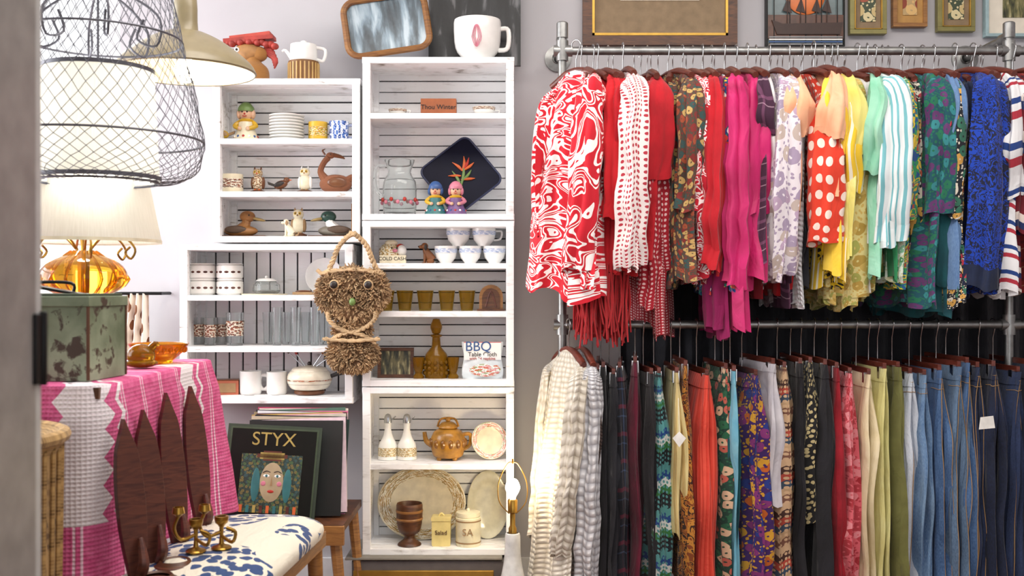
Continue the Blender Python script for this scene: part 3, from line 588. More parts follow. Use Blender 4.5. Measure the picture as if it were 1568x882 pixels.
def garment(name,x,L,W,T,mat,yaw=0,sl=0,sr=.04,flare=1.15,fold=.008,k=7,lean=0,yo=0,zb=ZB,drop=.085,clip=False,hem=0,mat2=None,sh=.055,extra=None,seed=None,swing=0,top=.3,rag=.012,legs=False):
    rr=random.Random(seed if seed is not None else R.random()); b=B(); na,nzr=72,34; z0=zb-drop+(.004 if not clip else -.01)
    ph=[rr.uniform(0,6.28) for _ in range(6)]; off=rr.uniform(0,50); per=4*W
    for lx_,ls in (((-1,.6),(1,.6)) if legs else ((0,1),)):
        rows=[];uvs=[]
        for i in range(nzr+1):
            t=i/nzr; d=L*(t**1.15)
            if not clip:
                w=.045+(W-.045)*min(1,(d/sh))**.75 if d<sh else W*(1+(flare-1)*(d-sh)/L)
                th=.008+(T-.008)*min(1,d/top)**.75; th*=1+(flare-1)*t
            else: w=W*(1-.02*sin(t*8))*(1+(flare-1)*t)*(1 if lx_<=0 else .96); th=.010+(T-.010)*min(1,d/.16)**.8; th*=1+(flare-1)*t
            tt=min(1,d/.22); row=[];uu=[]; ox=lx_*T*.5*min(1,d/.2)
            for j in range(na):
                a=2*pi*j/na; ca,sa=cos(a),sin(a)
                xx=th*ls*(abs(sa)**.75)*(1 if sa>0 else -1); yy=-w*(abs(ca)**.85)*(1 if ca>0 else -1)
                f=fold*tt*(sin(k*a+ph[0]+1.6*t)+.6*sin((k*2+1)*a+ph[1]-2.4*t)+.35*sin((k*3+2)*a+ph[4]+3*t))*(.6 if legs else 1); xx+=f+ox; yy+=-f*1.3*ca
                xx+=.014*tt*nz(((xx+off)*6,yy*6,d*4+off+lx_),1)+lean*t; yy+=.020*tt*nz((yy*5,d*6,off+lx_*3),1)
                zz=z0-d-hem*t*(sin(a+ph[2])+.4*sin(3*a+ph[3]))-rag*t*sin(k*a+ph[5])
                row.append((xx,yy,zz)); uu.append((a/(2*pi)*per+off,d))
            uu.append((per+off,d)); rows.append(row); uvs.append(uu)
        b.rows(rows,mat,uvs=uvs)
        if legs=='j':
            b.tube([(r_[2][0],r_[2][1]-.0015,r_[2][2]) for r_ in rows[2:]],.0012,thread,seg=4)
            for q in (2,4): b.tube([(p[0]*1.0,p[1]-.0015 if p[1]<0 else p[1]+.0015,p[2]) for p in rows[q][-10:]+rows[q][:11]],.001,thread,seg=4)
        if clip:
            rows2=[[((x_-ox*0)*1.12,y_*1.01,z_+.001) for x_,y_,z_ in r] for r in rows[:4]]; b.rows(rows2,mat2 or mat,uvs=uvs[:4])
    if sl:
        for s in(-1,1):
            m=36; rws=[];uv=[]; zs=z0-sh; pa=rr.uniform(0,6); kk=rr.choice((3,4,5))
            sx=swing+rr.uniform(-.018,.018); out_=rr.uniform(.0,.02)
            C=sp([(0,s*(W-.055),zs+.016),(0,s*(W-.005),zs-.010),(sx*.3,s*(W+.012+out_),zs-.07),(sx*.7,s*(W+.012+out_),zs-sl*.6),(sx,s*(W-.002),zs-sl)],6); n=len(C)
            for i in range(n):
                t=i/(n-1); c=C[i]; d=(C[min(i+1,n-1)]-C[max(i-1,0)]).normalized(); e=Vector((0,d.z,-d.y))
                g_=min(1,t*1.5); rx=(.013+(sr-.013)*(g_*g_*(3-2*g_))); ry=.016+rx*.35; row=[];uu=[]
                for j in range(m):
                    a=2*pi*j/m; am=min(1,t*2.2); f=1+.26*am*sin(kk*a+pa+1.6*t)+.13*am*sin((2*kk+1)*a-pa-2*t)
                    p=c+Vector((1,0,0))*rx*f*cos(a)+e*ry*f*sin(a); g=nz((p.x*14+off,p.y*14,p.z*12),1)*.018*am
                    row.append((p.x+g,p.y+g*.8,p.z-.012*t*sin(a+pa)-.006*t*sin(kk*a+pa))); uu.append((a/(2*pi)*rx*5+off,t*sl+s))
                uu.append((rx*5+off,t*sl+s)); rws.append(row); uv.append(uu)
            b.rows(rws,mat,uvs=uv); 
            rws2=[[((p[0]-C[-1].x)*1.03+C[-1].x,(p[1]-C[-1].y)*1.03+C[-1].y,p[2]) for p in r] for r in rws[-3:]]; b.rows(rws2,mat2 or mat,uvs=uv[-3:])
    hanger(b,zb,drop,W if not clip else W*.9,clip)
    if extra: extra(b)
    return b.done(name,(x,YB+yo,0),rz=yaw,ang=75)
# fabrics
C=cloth
f={}
f['kim']=C('kimono_palm_print','palm',['#c00d24','#f3ebe9'],15)
f['red']=C('red_crepe','solid',['#a00b1a','#c41022']); f['red2']=C('scarlet_cotton','solid',['#b3101a','#cc1824']); f['crim']=C('crimson_cotton','solid',['#7e0a1a','#a01024'])
f['reddot']=C('red_dot_cotton','dots',['#a01024','#e0b8b8'],105); f['wdot']=C('white_red_dot','dots',['#e8dcda','#b03040'],105)
f['pais']=C('paisley_brown','floral',['#4b3c30','#98482c','#b8985c','#2e4a48','#7c2522'],58); f['rw']=C('red_white_print','palm',['#b81028','#efe2e2'],26)
f['blfl']=C('blue_yellow_floral','floral',['#1f3478','#e0c030','#c83a30','#e0dcd8','#208068'],56); f['mag']=C('magenta_silk','solid',['#a80450','#c80a68'],rough=.6); f['mag2']=C('berry_crepe','solid',['#7c0a48','#981058'])
f['pplaid']=C('plum_plaid','plaid',['#3a1832','#7c4a6a','#b898a8'],14); f['lil']=C('lilac_floral','floral',['#ddd5db','#b098b0','#b8a8a0','#a090a8'],36); f['wht']=C('white_cotton','solid',['#d4d0d2','#e8e6e6']); f['lace']=C('lilac_lace','knit',['#e6dfe8','#b8bcbc'],60)
f['peach']=C('peach_chiffon','solid',['#e8a47c','#f0bc98']); f['odot']=C('orange_polka','dots',['#d83a22','#f0dcd0'],34); f['yel']=C('yellow_linen','solid',['#e4b828','#eecb48']); f['yel2']=C('lemon_cotton','solid',['#e0d468','#e8de90']); f['ystr']=C('yellow_stripe','su',['#e6be2c','#e6be2c','#ece6d0'],50)
f['leo']=C('leopard_yellow','leopard',['#dcb818','#17140c'],75); f['pyel']=C('pale_yellow_floral','floral',['#dccf8c','#b89848','#a8a858','#d0b060'],36)
f['mint']=C('aqua_stripe','su',['#74b4bc','#e0e8e8','#dce4e6'],55); f['mgr']=C('mint_linen','solid',['#7cc0a0','#a0d4bc']); f['grn']=C('green_cotton','solid',['#1f7a4a','#34945e']); f['wgr']=C('white_green_print','floral',['#dce4da','#4a8a5a','#7ab090','#c8c8a0'],36)
f['trop']=C('tropical_print','paisley',['#1c4c8a','#2f905a','#d8b83a','#0f6f7a','#b84a2a'],26); f['teal']=C('teal_floral','floral',['#124c58','#2f7f84','#5a2f62','#1b6b4c'],46); f['dteal']=C('dark_teal_velvet','solid',['#083c46','#0f5a60'])
f['dfl']=C('dark_floral','floral',['#12141f','#a82c3c','#c8984a','#2f6a54','#d0c8b8'],46); f['cham']=C('chambray','denim',['#4a6a98','#6c8cb4']); f['bzeb']=C('cobalt_animal_print','paisley',['#0f3ca8','#0c1230','#0f3ca8','#0c1230'],60); f['nav']=C('navy_rib','solid',['#0c1832','#142244'])
f['wstr']=C('white_navy_stripe','sv',['#e0e0e2','#e0e0e2','#1a3a7a','#e0e0e2','#a82a3a','#e0e0e2'],12); f['mstr']=C('maroon_stripe','sv',['#6a1020','#6a1020','#d8ccc4','#1a2a5a'],14); f['flr']=C('flannel','plaid',['#982a2a','#3a1a2a','#d8b090'],16)
f['cro']=C('cream_crochet','knit',['#f0eade','#b8ae9c'],58); f['cro2']=C('white_crochet','knit',['#f0f0f1','#a6a6ac'],72); f['brn']=C('brown_knit','knit',['#5a4238','#2a1a16'],90); f['blk']=C('black_wool','solid',['#0e0d11','#18161d']); f['dplaid']=C('dark_plaid','plaid',['#12141f','#6a1830','#3a4a68'],11)
f['mar']=C('maroon_crepe','solid',['#4c0820','#660e2c']); f['geo']=C('tapestry_geo','bands',['#101820','#4c8a8a','#143c7a','#c8ccc8','#2c6a34','#0c1014'],7); f['crm']=C('cream_linen','su',['#dccb90','#dccb90','#c8a868'],40); f['abs']=C('amber_abstract','paisley',['#7a3a10','#b87a2a','#2a120c','#98581c'],28)
f['cor']=C('coral_crepe','su',['#d03c2c','#dc4e3c','#c43420'],60); f['dgf']=C('green_rose_print','floral',['#0f3a2e','#b85c4c','#d0b090','#1f6040'],30); f['lbl']=C('light_blue_silk','solid',['#5aa0bc','#7cb8c8']); f['ppl']=C('purple_paisley','floral',['#38185a','#b85a1c','#7a2a6a','#1c2f7a','#c8932a'],26); f['gw']=C('grey_white','solid',['#b4b0b8','#d0ccd0'])
f['bpl']=C('brown_ikat','bands',['#6a4434','#b89876','#3a1c14','#983828','#2a3a4c','#a88a68'],7); f['bfl']=C('black_cream_floral','leopard',['#0f0d0f','#b8a87a'],55); f['pfl']=C('rose_floral_crepe','floral',['#d4606a','#a82a34','#dc888e','#b03a44'],30); f['crm2']=C('ivory_wool','solid',['#dccba0','#e8dab8']); f['pyl']=C('pale_lime','solid',['#d0c880','#dcd898']); f['olv']=C('olive_twill','solid',['#5a5a2a','#6c6c38'])
f['wj']=C('white_denim','denim',['#b0bccc','#e0e4ea']); f['j1']=C('light_denim','denim',['#3f6290','#8aa8c4']); f['j2']=C('mid_denim','denim',['#20406c','#5878a2']); f['j3']=C('dark_denim','denim',['#0f182e','#2a3a60']); f['j5']=C('grey_blue_denim','denim',['#38506e','#6a84a0']); f['j4']=C('indigo_denim','denim',['#080e1c','#182444']); f['chr']=C('charcoal_wool','solid',['#1a1a22','#28282f'])
YFR=YB-.2
def top(name,px,wpx,sbot,bbot,mat,W=.195,yaw=None,**k):
    x=wx(px,YFR); zb_=wz(bbot,YFR); L=(ZB-.085)-zb_; sl=(ZB-.085-.055)-wz(sbot,YFR-.03) if sbot else 0
    y=R.uniform(-13,13) if yaw is None else yaw
    d=dict(sr=wpx/465/2*.9,T=min(.03,wpx/465/2*.55),fold=.009,k=R.choice((5,6,7,9)),lean=R.uniform(-.025,.025),yo=R.uniform(-.025,.02)); d.update(k)
    return garment(name,x,L,W,mat=f[mat],yaw=y,sl=sl,**d)
# special kimono turned to face the viewer
garment('red_palm_print_kimono',wx(884,-.50),(ZB-.085)-wz(445,-.55),.085,.04,f['kim'],yaw=50,sl=.50,sr=.05,flare=1.75,fold=.014,k=5,hem=.035,lean=-.065,yo=-.07,seed=3,swing=-.06,sh=.06,top=.35)
top('red_palm_print_blouse',895,40,418,440,'kim',yaw=8,yo=-.02,lean=-.03,swing=-.05,sr=.045,seed=5)
top('red_knit_top',906,24,400,425,'red2',yo=.03); top('red_blouse',922,40,330,418,'red2',yaw=12); top('red_shawl_blouse',940,34,300,415,'red')
top('white_dotted_blouse',962,42,410,415,'wdot',yo=-.03); top('scarlet_jacket',983,44,255,420,'red2'); top('crimson_blouse',1004,46,270,395,'red'); top('red_dotted_dress',996,28,418,500,'reddot',yo=.07); top('dark_dotted_dress',1024,32,470,520,'reddot',yo=.05)
top('paisley_shirt',1036,42,318,430,'pais'); top('red_white_tunic',1060,36,330,415,'rw'); top('striped_red_blouse',1078,32,400,432,'rw',yo=.02); top('red_floral_blouse',1092,30,410,420,'red'); top('floral_shirt',1108,32,300,445,'blfl'); top('magenta_blouse',1126,40,440,505,'mag'); top('magenta_dress',1147,46,330,430,'mag',flare=1.3); top('berry_dress',1116,34,510,520,'mag2',yo=.05)
top('plum_plaid_shirt',1163,30,205,410,'pplaid',yo=-.02); top('white_blouse',1180,26,300,430,'wht'); top('lilac_floral_blouse',1200,46,425,430,'lil'); top('lilac_lace_top',1218,30,250,470,'lace',yo=.04)
top('peach_blouse',1232,46,200,330,'peach'); top('polka_dot_blouse',1253,54,345,362,'odot',yo=-.01,yaw=6,hem=.01,sh=.12); top('leopard_print_blouse',1258,46,430,440,'leo',yo=.05); top('peach_shirt',1266,46,215,300,'peach',yo=-.05)
top('yellow_blouse',1288,44,230,420,'yel'); top('striped_yellow_shirt',1300,30,290,430,'ystr'); top('lemon_blouse',1308,42,240,400,'yel2',yo=-.02); top('pale_yellow_dress',1312,60,460,475,'pyel',yo=.06)
top('aqua_striped_shirt',1340,50,372,378,'mint',yo=-.02); top('mint_blouse',1356,32,260,425,'mgr'); top('white_green_blouse',1372,30,310,430,'wgr'); top('green_blouse',1385,30,240,430,'grn'); top('tropical_shirt',1396,34,330,440,'trop')
top('teal_floral_dress',1414,46,330,470,'teal'); top('dark_teal_blouse',1432,36,440,485,'dteal',yo=.04); top('dark_floral_shirt',1450,36,330,470,'dfl'); top('chambray_shirt',1468,34,220,440,'cham'); top('cobalt_print_dress',1497,56,440,448,'bzeb',mat2=f['nav'],yaw=8); top('white_striped_shirt',1526,46,300,450,'wstr'); top('white_striped_shirt',1545,36,330,455,'wstr'); top('striped_maroon_shirt',1568,40,360,450,'mstr'); top('flannel_shirt',1590,40,360,450,'flr'); top('navy_blouse',1615,40,360,450,'nav'); top('teal_blouse',1640,40,360,450,'teal')
for nm,px,m,bb in (('crimson_blouse',950,'crim',420),('crimson_blouse',1012,'crim',420),('paisley_shirt',1048,'pais',440),('red_blouse',1070,'red',425),('floral_shirt',1098,'blfl',450),('berry_dress',1134,'mag2',500),('crimson_blouse',1170,'crim',455),('lilac_lace_top',1192,'lace',440),('red_blouse',1208,'red2',450),('plum_plaid_shirt',1228,'pplaid',470),('charcoal_blouse',1246,'chr',440),('striped_yellow_shirt',1276,'ystr',440),('pale_yellow_dress',1284,'pyel',465),('pale_yellow_dress',1328,'pyel',450),('white_blouse',1330,'wht',445),('teal_blouse',1362,'teal',430),('dark_floral_shirt',1380,'dfl',435),('dark_teal_blouse',1404,'dteal',440),('dark_floral_shirt',1424,'dfl',470),('charcoal_blouse',1444,'chr',460),('teal_blouse',1460,'teal',475),('navy_blouse',1484,'nav',450),('navy_blouse',1513,'nav',460),('charcoal_blouse',1536,'chr',450),('chambray_shirt',1556,'cham',440)): top(nm,px,22,bb-30,bb,m,W=.175,yo=.05)
# fringed scarf
garment('red_fringed_scarf',wx(916,YFR-.02),(ZB-.09)-wz(425,YFR),.16,.035,f['red2'],yaw=10,yo=-.0,extra=lambda bb:[bb.tube([(q:=R.uniform(-.085,.075),w:=R.uniform(-.2,-.10),zf:=wz(415,YFR)+R.uniform(-.01,.03)),(q+R.uniform(-.012,.012),w,zf-.10),(q+R.uniform(-.02,.02),w,zf-R.uniform(.17,.25))],[.0045,.0042,.003],f['red2'],seg=5,smooth=2) for _ in range(200)])
# lower row
def bot(name,px,wpx,mat,btm=905,top_=565,W=.17,yaw=None,**k):
    x=wx(px,YFR); zt=wz(top_,YFR); L=zt-wz(btm,YFR); lg=('j' if 'jeans' in name else True) if (('jeans' in name or 'trousers' in name) and wpx>22) else False
    d=dict(T=wpx/465/2*.85,fold=.009,flare=1.0 if lg else 1.1,clip=True,drop=ZB2-zt-.0,k=R.choice((4,5,6,7)),yo=R.uniform(-.015,.015),lean=R.uniform(-.012,.012),legs=lg); d.update(k)
    return garment(name,x,L,W,mat=f[mat],yaw=R.uniform(-7,7) if yaw is None else yaw,zb=ZB2,**d)
garment('cream_crochet_cardigan',wx(874,YFR),.80,.12,.026,f['cro'],yaw=18,sl=.62,sr=.03,zb=ZB2,fold=.010,lean=-.085,swing=-.08,yo=-.06,flare=1.1,k=4)
garment('white_knit_cardigan',wx(896,YFR),.86,.14,.03,f['cro2'],yaw=10,sl=.72,sr=.034,zb=ZB2,lean=-.02,swing=-.01,flare=1.15,yo=-.04)
top_g=[('brown_knit_skirt',914,18,'brn',700),('black_skirt',928,24,'blk'),('charcoal_trousers',941,20,'chr'),('dark_plaid_skirt',960,42,'dplaid'),('maroon_skirt',984,26,'mar'),('black_trousers',996,16,'blk'),('tapestry_skirt',1013,36,'geo'),('cream_trousers',1041,24,'crm',820),('amber_skirt',1056,18,'abs'),('coral_skirt',1083,44,'cor'),('green_floral_skirt',1114,34,'dgf'),('light_blue_trousers',1136,12,'lbl'),('teal_trousers',1127,16,'dteal'),('purple_paisley_skirt',1156,52,'ppl'),('grey_white_skirt',1181,34,'gw',770),('ikat_skirt',1214,46,'bpl'),('black_trousers',1236,16,'blk'),('black_floral_skirt',1253,32,'bfl',800),('black_skirt',1272,30,'blk'),('red_trousers',1293,16,'crim'),('rose_floral_skirt',1315,36,'pfl'),('ivory_trousers',1340,30,'crm2'),('pale_lime_trousers',1360,26,'pyl'),('olive_trousers',1375,14,'olv'),('white_jeans',1400,46,'wj'),('light_jeans',1426,30,'j1'),('blue_jeans',1446,32,'j2'),('blue_jeans',1470,34,'j5'),('blue_jeans',1488,26,'j2'),('dark_jeans',1510,38,'j3'),('indigo_jeans',1540,40,'j4'),('indigo_jeans',1566,40,'j3'),('indigo_jeans',1595,40,'j4'),('black_trousers',1625,40,'blk')]
tagm=M('price_tag_card','#f2f0ea',.7)
for g in top_g:
    ex=None
    if g[0]=='cream_trousers' : ex=lambda bb: (bb.prism([(-.022,0),(0,.022),(.022,.0),(.0,-.03)],.001,tagm,X=TR(0,-.21,wz(670,YFR))),bb.tube([(0,-.21,wz(670,YFR)+.02),(0,-.19,wz(610,YFR))],.0008,tagm,seg=4))
    if g[0]=='dark_jeans': ex=lambda bb: bb.prism([(-.025,-.02),(-.02,.02),(.022,.025),(.028,-.015)],.001,tagm,X=TR(0,-.22,wz(648,YFR)))
    bot(g[0],g[1],g[2],g[3],btm=g[4] if len(g)>4 else 905,top_=R.uniform(552,572),extra=ex)
# ---------------------------------------------------------------- left foreground
TX=-.87; TZ=.94; TY0,TY1=-1.8,-1.0
b=B(); b.box(((TX-1.95)/2,(TY0+TY1)/2,TZ-.012),(1.95+TX,TY1-TY0,.024),w1)
for x in (-1.9,TX-.05):
    for y in (TY0+.05,TY1-.05): b.lathe([(.03,0),(.022,.1),(.03,.3),(.02,.5),(.032,.8),(.032,TZ-.02)],w1,c=(x,y,0),smooth=3)
b.done('side_table')
def blanket():
    t=NT('pink_woven_blanket',.95); uv=t.coord('UV'); sx=t.n('ShaderNodeSeparateXYZ'); t.l(uv,sx.inputs[0]); u,v=sx.outputs[0],sx.outputs[1]
    pk=t.ramp(t.noise(uv,40,3).outputs[0],[(.3,'#c4487c'),(.7,'#da6c9a')],'LINEAR')
    fu=t.math('FRACT',t.math('MULTIPLY',u,8)); lines=t.ramp(fu,[(0,(0,0,0,1)),(.42,(1,1,1,1)),(.46,(0,0,0,1)),(.53,(1,1,1,1)),(.57,(0,0,0,1))])
    w=t.math('ADD',u,t.math('MULTIPLY',t.math('PINGPONG',t.math('ADD',v,0),.03),.9))
    band=t.ramp(t.math('FRACT',t.math('ADD',t.math('MULTIPLY',w,1.75),.45)),[(0,(0,0,0,1)),(.26,(1,1,1,1)),(.44,(0,0,0,1)),(.50,(1,1,1,1)),(.53,(0,0,0,1))])
    vm=t.ramp(t.math('FRACT',t.math('MULTIPLY',v,1.9)),[(0,(1,1,1,1)),(.55,(0,0,0,1)),(.85,(1,1,1,1))])
    mk=t.mix(1.,band,vm,'MULTIPLY'); c=t.mix(lines,pk,'#e6c4d2'); c=t.mix(mk,c,'#e6e0e3'); rib=t.math('SINE',t.math('MULTIPLY',v,700.)); t.col(t.mix(t.ramp(rib,[(0,(0,0,0,1)),(1,(.14,.14,.14,1))],'LINEAR'),c,'#8a2c54'))
    t.bump(t.vor(uv,110,.1).outputs['Distance'],.6,.005); return t.m
BM_=blanket(); b=B(); o_=.012
path=[]
def seg(a,c,n): 
    for k in range(n): path.append(Vector(a).lerp(Vector(c),k/n))
seg((-1.97,TY0-o_),(TX-.05,TY0-o_),60)
for k in range(10): a=radians(-90+9*k); path.append(Vector((TX-.05+(.05+o_)*cos(a),TY0+.05+(.05+o_)*sin(a))))
seg((TX+o_,TY0+.05),(TX+o_,TY1-.03),60)
for k in range(8): a=radians(12*k); path.append(Vector((TX-.03+(.03+o_)*cos(a),TY1-.03+(.03+o_)*sin(a))))
seg((TX-.04,TY1+o_),(-1.97,TY1+o_),10)
S=[0]
for i in range(1,len(path)): S.append(S[-1]+(path[i]-path[i-1]).length)
rows=[];uvs=[]
for ins,dz in ((.25,.008),(.04,.008),(.012,.007)):
    rows.append([(min(max(p.x-ins*.9 if p.x>TX-.06 else p.x,-1.97),TX+.012),min(max(p.y,TY0+ins),TY1-ins),TZ+dz) for p in path]); uvs.append([(s,-ins) for s in S])
for i in range(25):
    t=i/24; row=[];uu=[]
    for j,p in enumerate(path):
        a=path[max(j-1,0)]; c=path[min(j+1,len(path)-1)]; d=(c-a).normalized(); n=Vector((d.y,-d.x)); s=S[j]
        Ld=.44+.03*sin(s*2.6+1.0)+(.08 if s<1.0 else 0)*(1-max(0,s-.8)/.2 if s>.8 else 1)
        am_=1. if s<1.05 else .5
        amp=am_*(t*(.016*sin(s*21)+.012*sin(s*37+1)+.01*sin(s*9+2))+.012*t*nz((s*5,t*3,1),1))
        fl=.06*t*max(0,1-abs(s-1.90)/.2)
        q=p+n*(.0+amp+fl+.012*min(1,t*6)); row.append((q.x,q.y,TZ+.004-Ld*t-.003*(t>0))); uu.append((s,Ld*t))
    rows.append(row); uvs.append(uu)
b.rows(rows,BM_,closed=False,uvs=uvs)
b.box(((TX-1.97)/2-.02,(TY0+TY1)/2,TZ+.0035),(1.97+TX-.06,TY1-TY0-.04,.007),BM_)
b.done('pink_woven_blanket',ang=70)
ZT=TZ+.009
# green metal box
gm=NT('chipped_green_paint',.5); v=gm.coord('Object'); n1=gm.noise(v,34,10,.3); n2=gm.noise(v,9,5); n3=gm.noise(v,7,2)
chip=gm.math('ADD',gm.math('MULTIPLY',n1.outputs[0],.6),gm.math('MULTIPLY',n3.outputs[0],.4))
gm.col(gm.mix(gm.ramp(chip,[(0,(0,0,0,1)),(.555,(.6,.6,.6,1)),(.585,(1,1,1,1))],'CONSTANT'),gm.ramp(n2.outputs[0],[(.3,'#5c6a50'),(.7,'#98a48a')],'LINEAR'),'#3e3024')); gm.bump(n1.outputs[0],.3); GM=gm.m
b=B(); b.box((0,0,.082),(.26,.17,.164),GM); b.box((0,0,.172),(.268,.178,.022),GM); b.box((0,0,.185),(.25,.16,.008),M('green_box_lid','#3f4a36',.5,bump=.3))
b.tube([(-.05,-.0,.19),(-.045,0,.212),(.045,0,.212),(.05,0,.19)],.004,iron,smooth=4); b.box((0,-.09,.14),(.03,.006,.045),iron); b.ell((0,-.095,.135),(.008,.006,.008),brass)
b.box((.03,-.03,.196),(.11,.03,.006),iron,X=RY(12)@RZ(25)) 
for x in (-.13,.13):
    for y in(-.085,.085): b.box((x,y,.082),(.006,.006,.16),M('rust_edge','#5a3a26',.8))
b.done('green_metal_box',(-1.03,-1.66,ZT),rz=-6,bevel=.003)
# amber bowl and amber hen dish
y=-1.2; b=B()
b.lathe([(0,0),(.035,0),(.036,.006),(.055,.022),(.078,.05),(.075,.05),(.05,.024),(0,.01)],amber,smooth=3,seg=40)
for k in range(24): a=k*pi/12; b.ell((.068*cos(a),.068*sin(a),.037),(.006,.006,.01),amber,seg=8)
b.done('amber_glass_bowl',(wx(243,y),y,ZT))
b=B(); b.ell((0,0,.03),(.035,.03,.03),dgl); b.ell((.0,0,.012),(.042,.035,.012),dgl); b.tube([(.02,0,.04),(.035,0,.06),(.045,0,.055)],[.012,.008,.003],dgl,smooth=3); b.done('amber_glass_hen',(-.93,-1.38,ZT+.001),rz=0)
# table lamp
y=-1.36; xx=wx(128,y); lx=(xx,y,ZT)
sm=NT('linen_lampshade',.9); sv=sm.coord('UV',(60,2,1)); sn=sm.noise(sv,8,3); sm.col(sm.ramp(sn.outputs[0],[(.3,'#d6d4ca'),(.7,'#ecebe4')],'LINEAR'))
tr_=sm.n('ShaderNodeBsdfTranslucent'); tr_.inputs[0].default_value=hx('#eeece4'); mx=sm.n('ShaderNodeMixShader'); mx.inputs[0].default_value=.45; outn=[q for q in sm.t.nodes if q.type=='OUTPUT_MATERIAL'][0]
sm.l(sm.b.outputs[0],mx.inputs[1]); sm.l(tr_.outputs[0],mx.inputs[2]); sm.l(mx.outputs[0],outn.inputs[0]); SM=sm.m
b=B(); zs=wz(372,y)-ZT; q0=.115; amb2=M('golden_amber_glass','#e8ac30',.06,var=.05,trans=.85)
b.lathe([(0,0),(.07,0),(.072,.012),(.04,.02),(.02,.035),(.015,.08),(.022,.12),(.016,.15),(.02,q0+.06)],brass,smooth=3); b.lathe([(.02,q0+.06),(.06,q0+.068),(.098,q0+.09),(.105,q0+.12),(.085,q0+.15),(.03,q0+.175),(.02,q0+.18)],amb2,smooth=4,seg=40)
for k in range(16): a=k*pi/8; b.tube([(.03*cos(a),.03*sin(a),q0+.06),(.108*cos(a),.108*sin(a),q0+.108),(.03*cos(a),.03*sin(a),q0+.178)],.004,amb2,smooth=4)
b.tube([(0,0,q0+.18),(0,0,zs+.16)],.007,brass); b.tube([(0,0,q0+.06),(0,0,q0+.18)],.012,brass)
for s in range(6):
    a=s*pi/3; ca,sa=cos(a),sin(a)
    b.tube([(r_*ca,r_*sa,z+q0) for r_,z in ((.02,.185),(.05,.215),(.10,.215),(.13,.185),(.12,.16),(.105,.175),(.118,.19))],.003,brass,smooth=4,seg=6)
b.lathe([(.187,zs),(.188,zs+.004),(.152,zs+.185),(.15,zs+.185),(.184,zs+.004)],SM,seg=48); b.lathe([(.189,zs),(.189,zs+.008)],cream,seg=48); b.lathe([(.153,zs+.178),(.153,zs+.187)],cream,seg=48)
for k in range(3): a=k*2.1; b.tube([(0,0,zs+.17),(.15*cos(a),.15*sin(a),zs+.18)],.002,brass)
lamp=b.done('table_lamp',lx)
light('lamp_bulb','POINT',(0,0,zs+.09),2,(1,.93,.82),.03,parent=lamp)
# hanging wire cage lampshade
y=-1.55; d=y-CY; cx=wx(150,y); b=B(); wire=M('dark_wire','#5a5a62',.5,.5)
prof=[(70,-150),(92,-60),(112,0),(124,60),(136,110),(148,165),(156,215),(150,250),(128,272),(80,280)]
pr2=sp([(r_*d/F,wz(py,y),0) for r_,py in prof],4); nseg=46
V=[[b.bm.verts.new((p.x*cos(2*pi*(j+.5*(i%2))/nseg)*(1+.012*sin(j*1.7+i)),p.x*sin(2*pi*(j+.5*(i%2))/nseg)*(1+.012*sin(j*2.3-i)),p.y+.002*sin(j*1.3+i*.7))) for j in range(nseg)] for i,p in enumerate(pr2)]
mi=b.mi(wire)
for i in range(len(V)-2):
    for j in range(nseg):
        l_,r2=(j,(j+1)%nseg) if i%2 else ((j-1)%nseg,j)
        fce=b.bm.faces.new((V[i][j],V[i+1][r2],V[i+2][j],V[i+1][l_])); fce.material_index=mi
o=b.done('hanging_wire_lampshade',(cx,y,0)); m=o.modifiers.new('w','WIREFRAME'); m.thickness=.0016; m.use_replace=True
b=B(); 
for k in (0,12,24,35): p=pr2[k]; b.tube([(p.x*cos(a*pi/24),p.x*sin(a*pi/24),p.y) for a in range(49)],.0028,wire,seg=6)
b.tube([(0,0,wz(-150,y)),(0,0,ZC)],.003,wire)
for k in range(6):
    a=k*pi/3; ca,sa=cos(a),sin(a); b.tube([(r_*ca*d/F,r_*sa*d/F,wz(py,y)) for r_,py in ((10,-20),(60,0),(95,30),(90,70),(60,60),(70,30))],.003,wire,smooth=4)
b.done('wire_rings',(0,0,0),parent=o)
b=B(); z0,z1=wz(276,y),wz(105,y)
b.lathe([(92*d/F,z0),(90*d/F,z0+.003),(82*d/F,z1),(80*d/F,z1),(90*d/F,z0)],SM,seg=48); b.lathe([(93*d/F,z0),(93*d/F,z0+.01)],wire,seg=48); b.lathe([(83*d/F,z1-.01),(83*d/F,z1)],wire,seg=48)
for k in range(4): a=k*pi/2; b.tube([(0,0,z1-.03),(82*d/F*cos(a),82*d/F*sin(a),z1)],.002,wire)
b.tube([(0,0,z1-.03),(0,0,wz(-150,y))],.003,wire)
b.done('inner_shade',(-.0,0,0),parent=o)
light('cage_bulb','POINT',(0,0,(z0+z1)/2),4,(.97,.98,1),.03,parent=o)
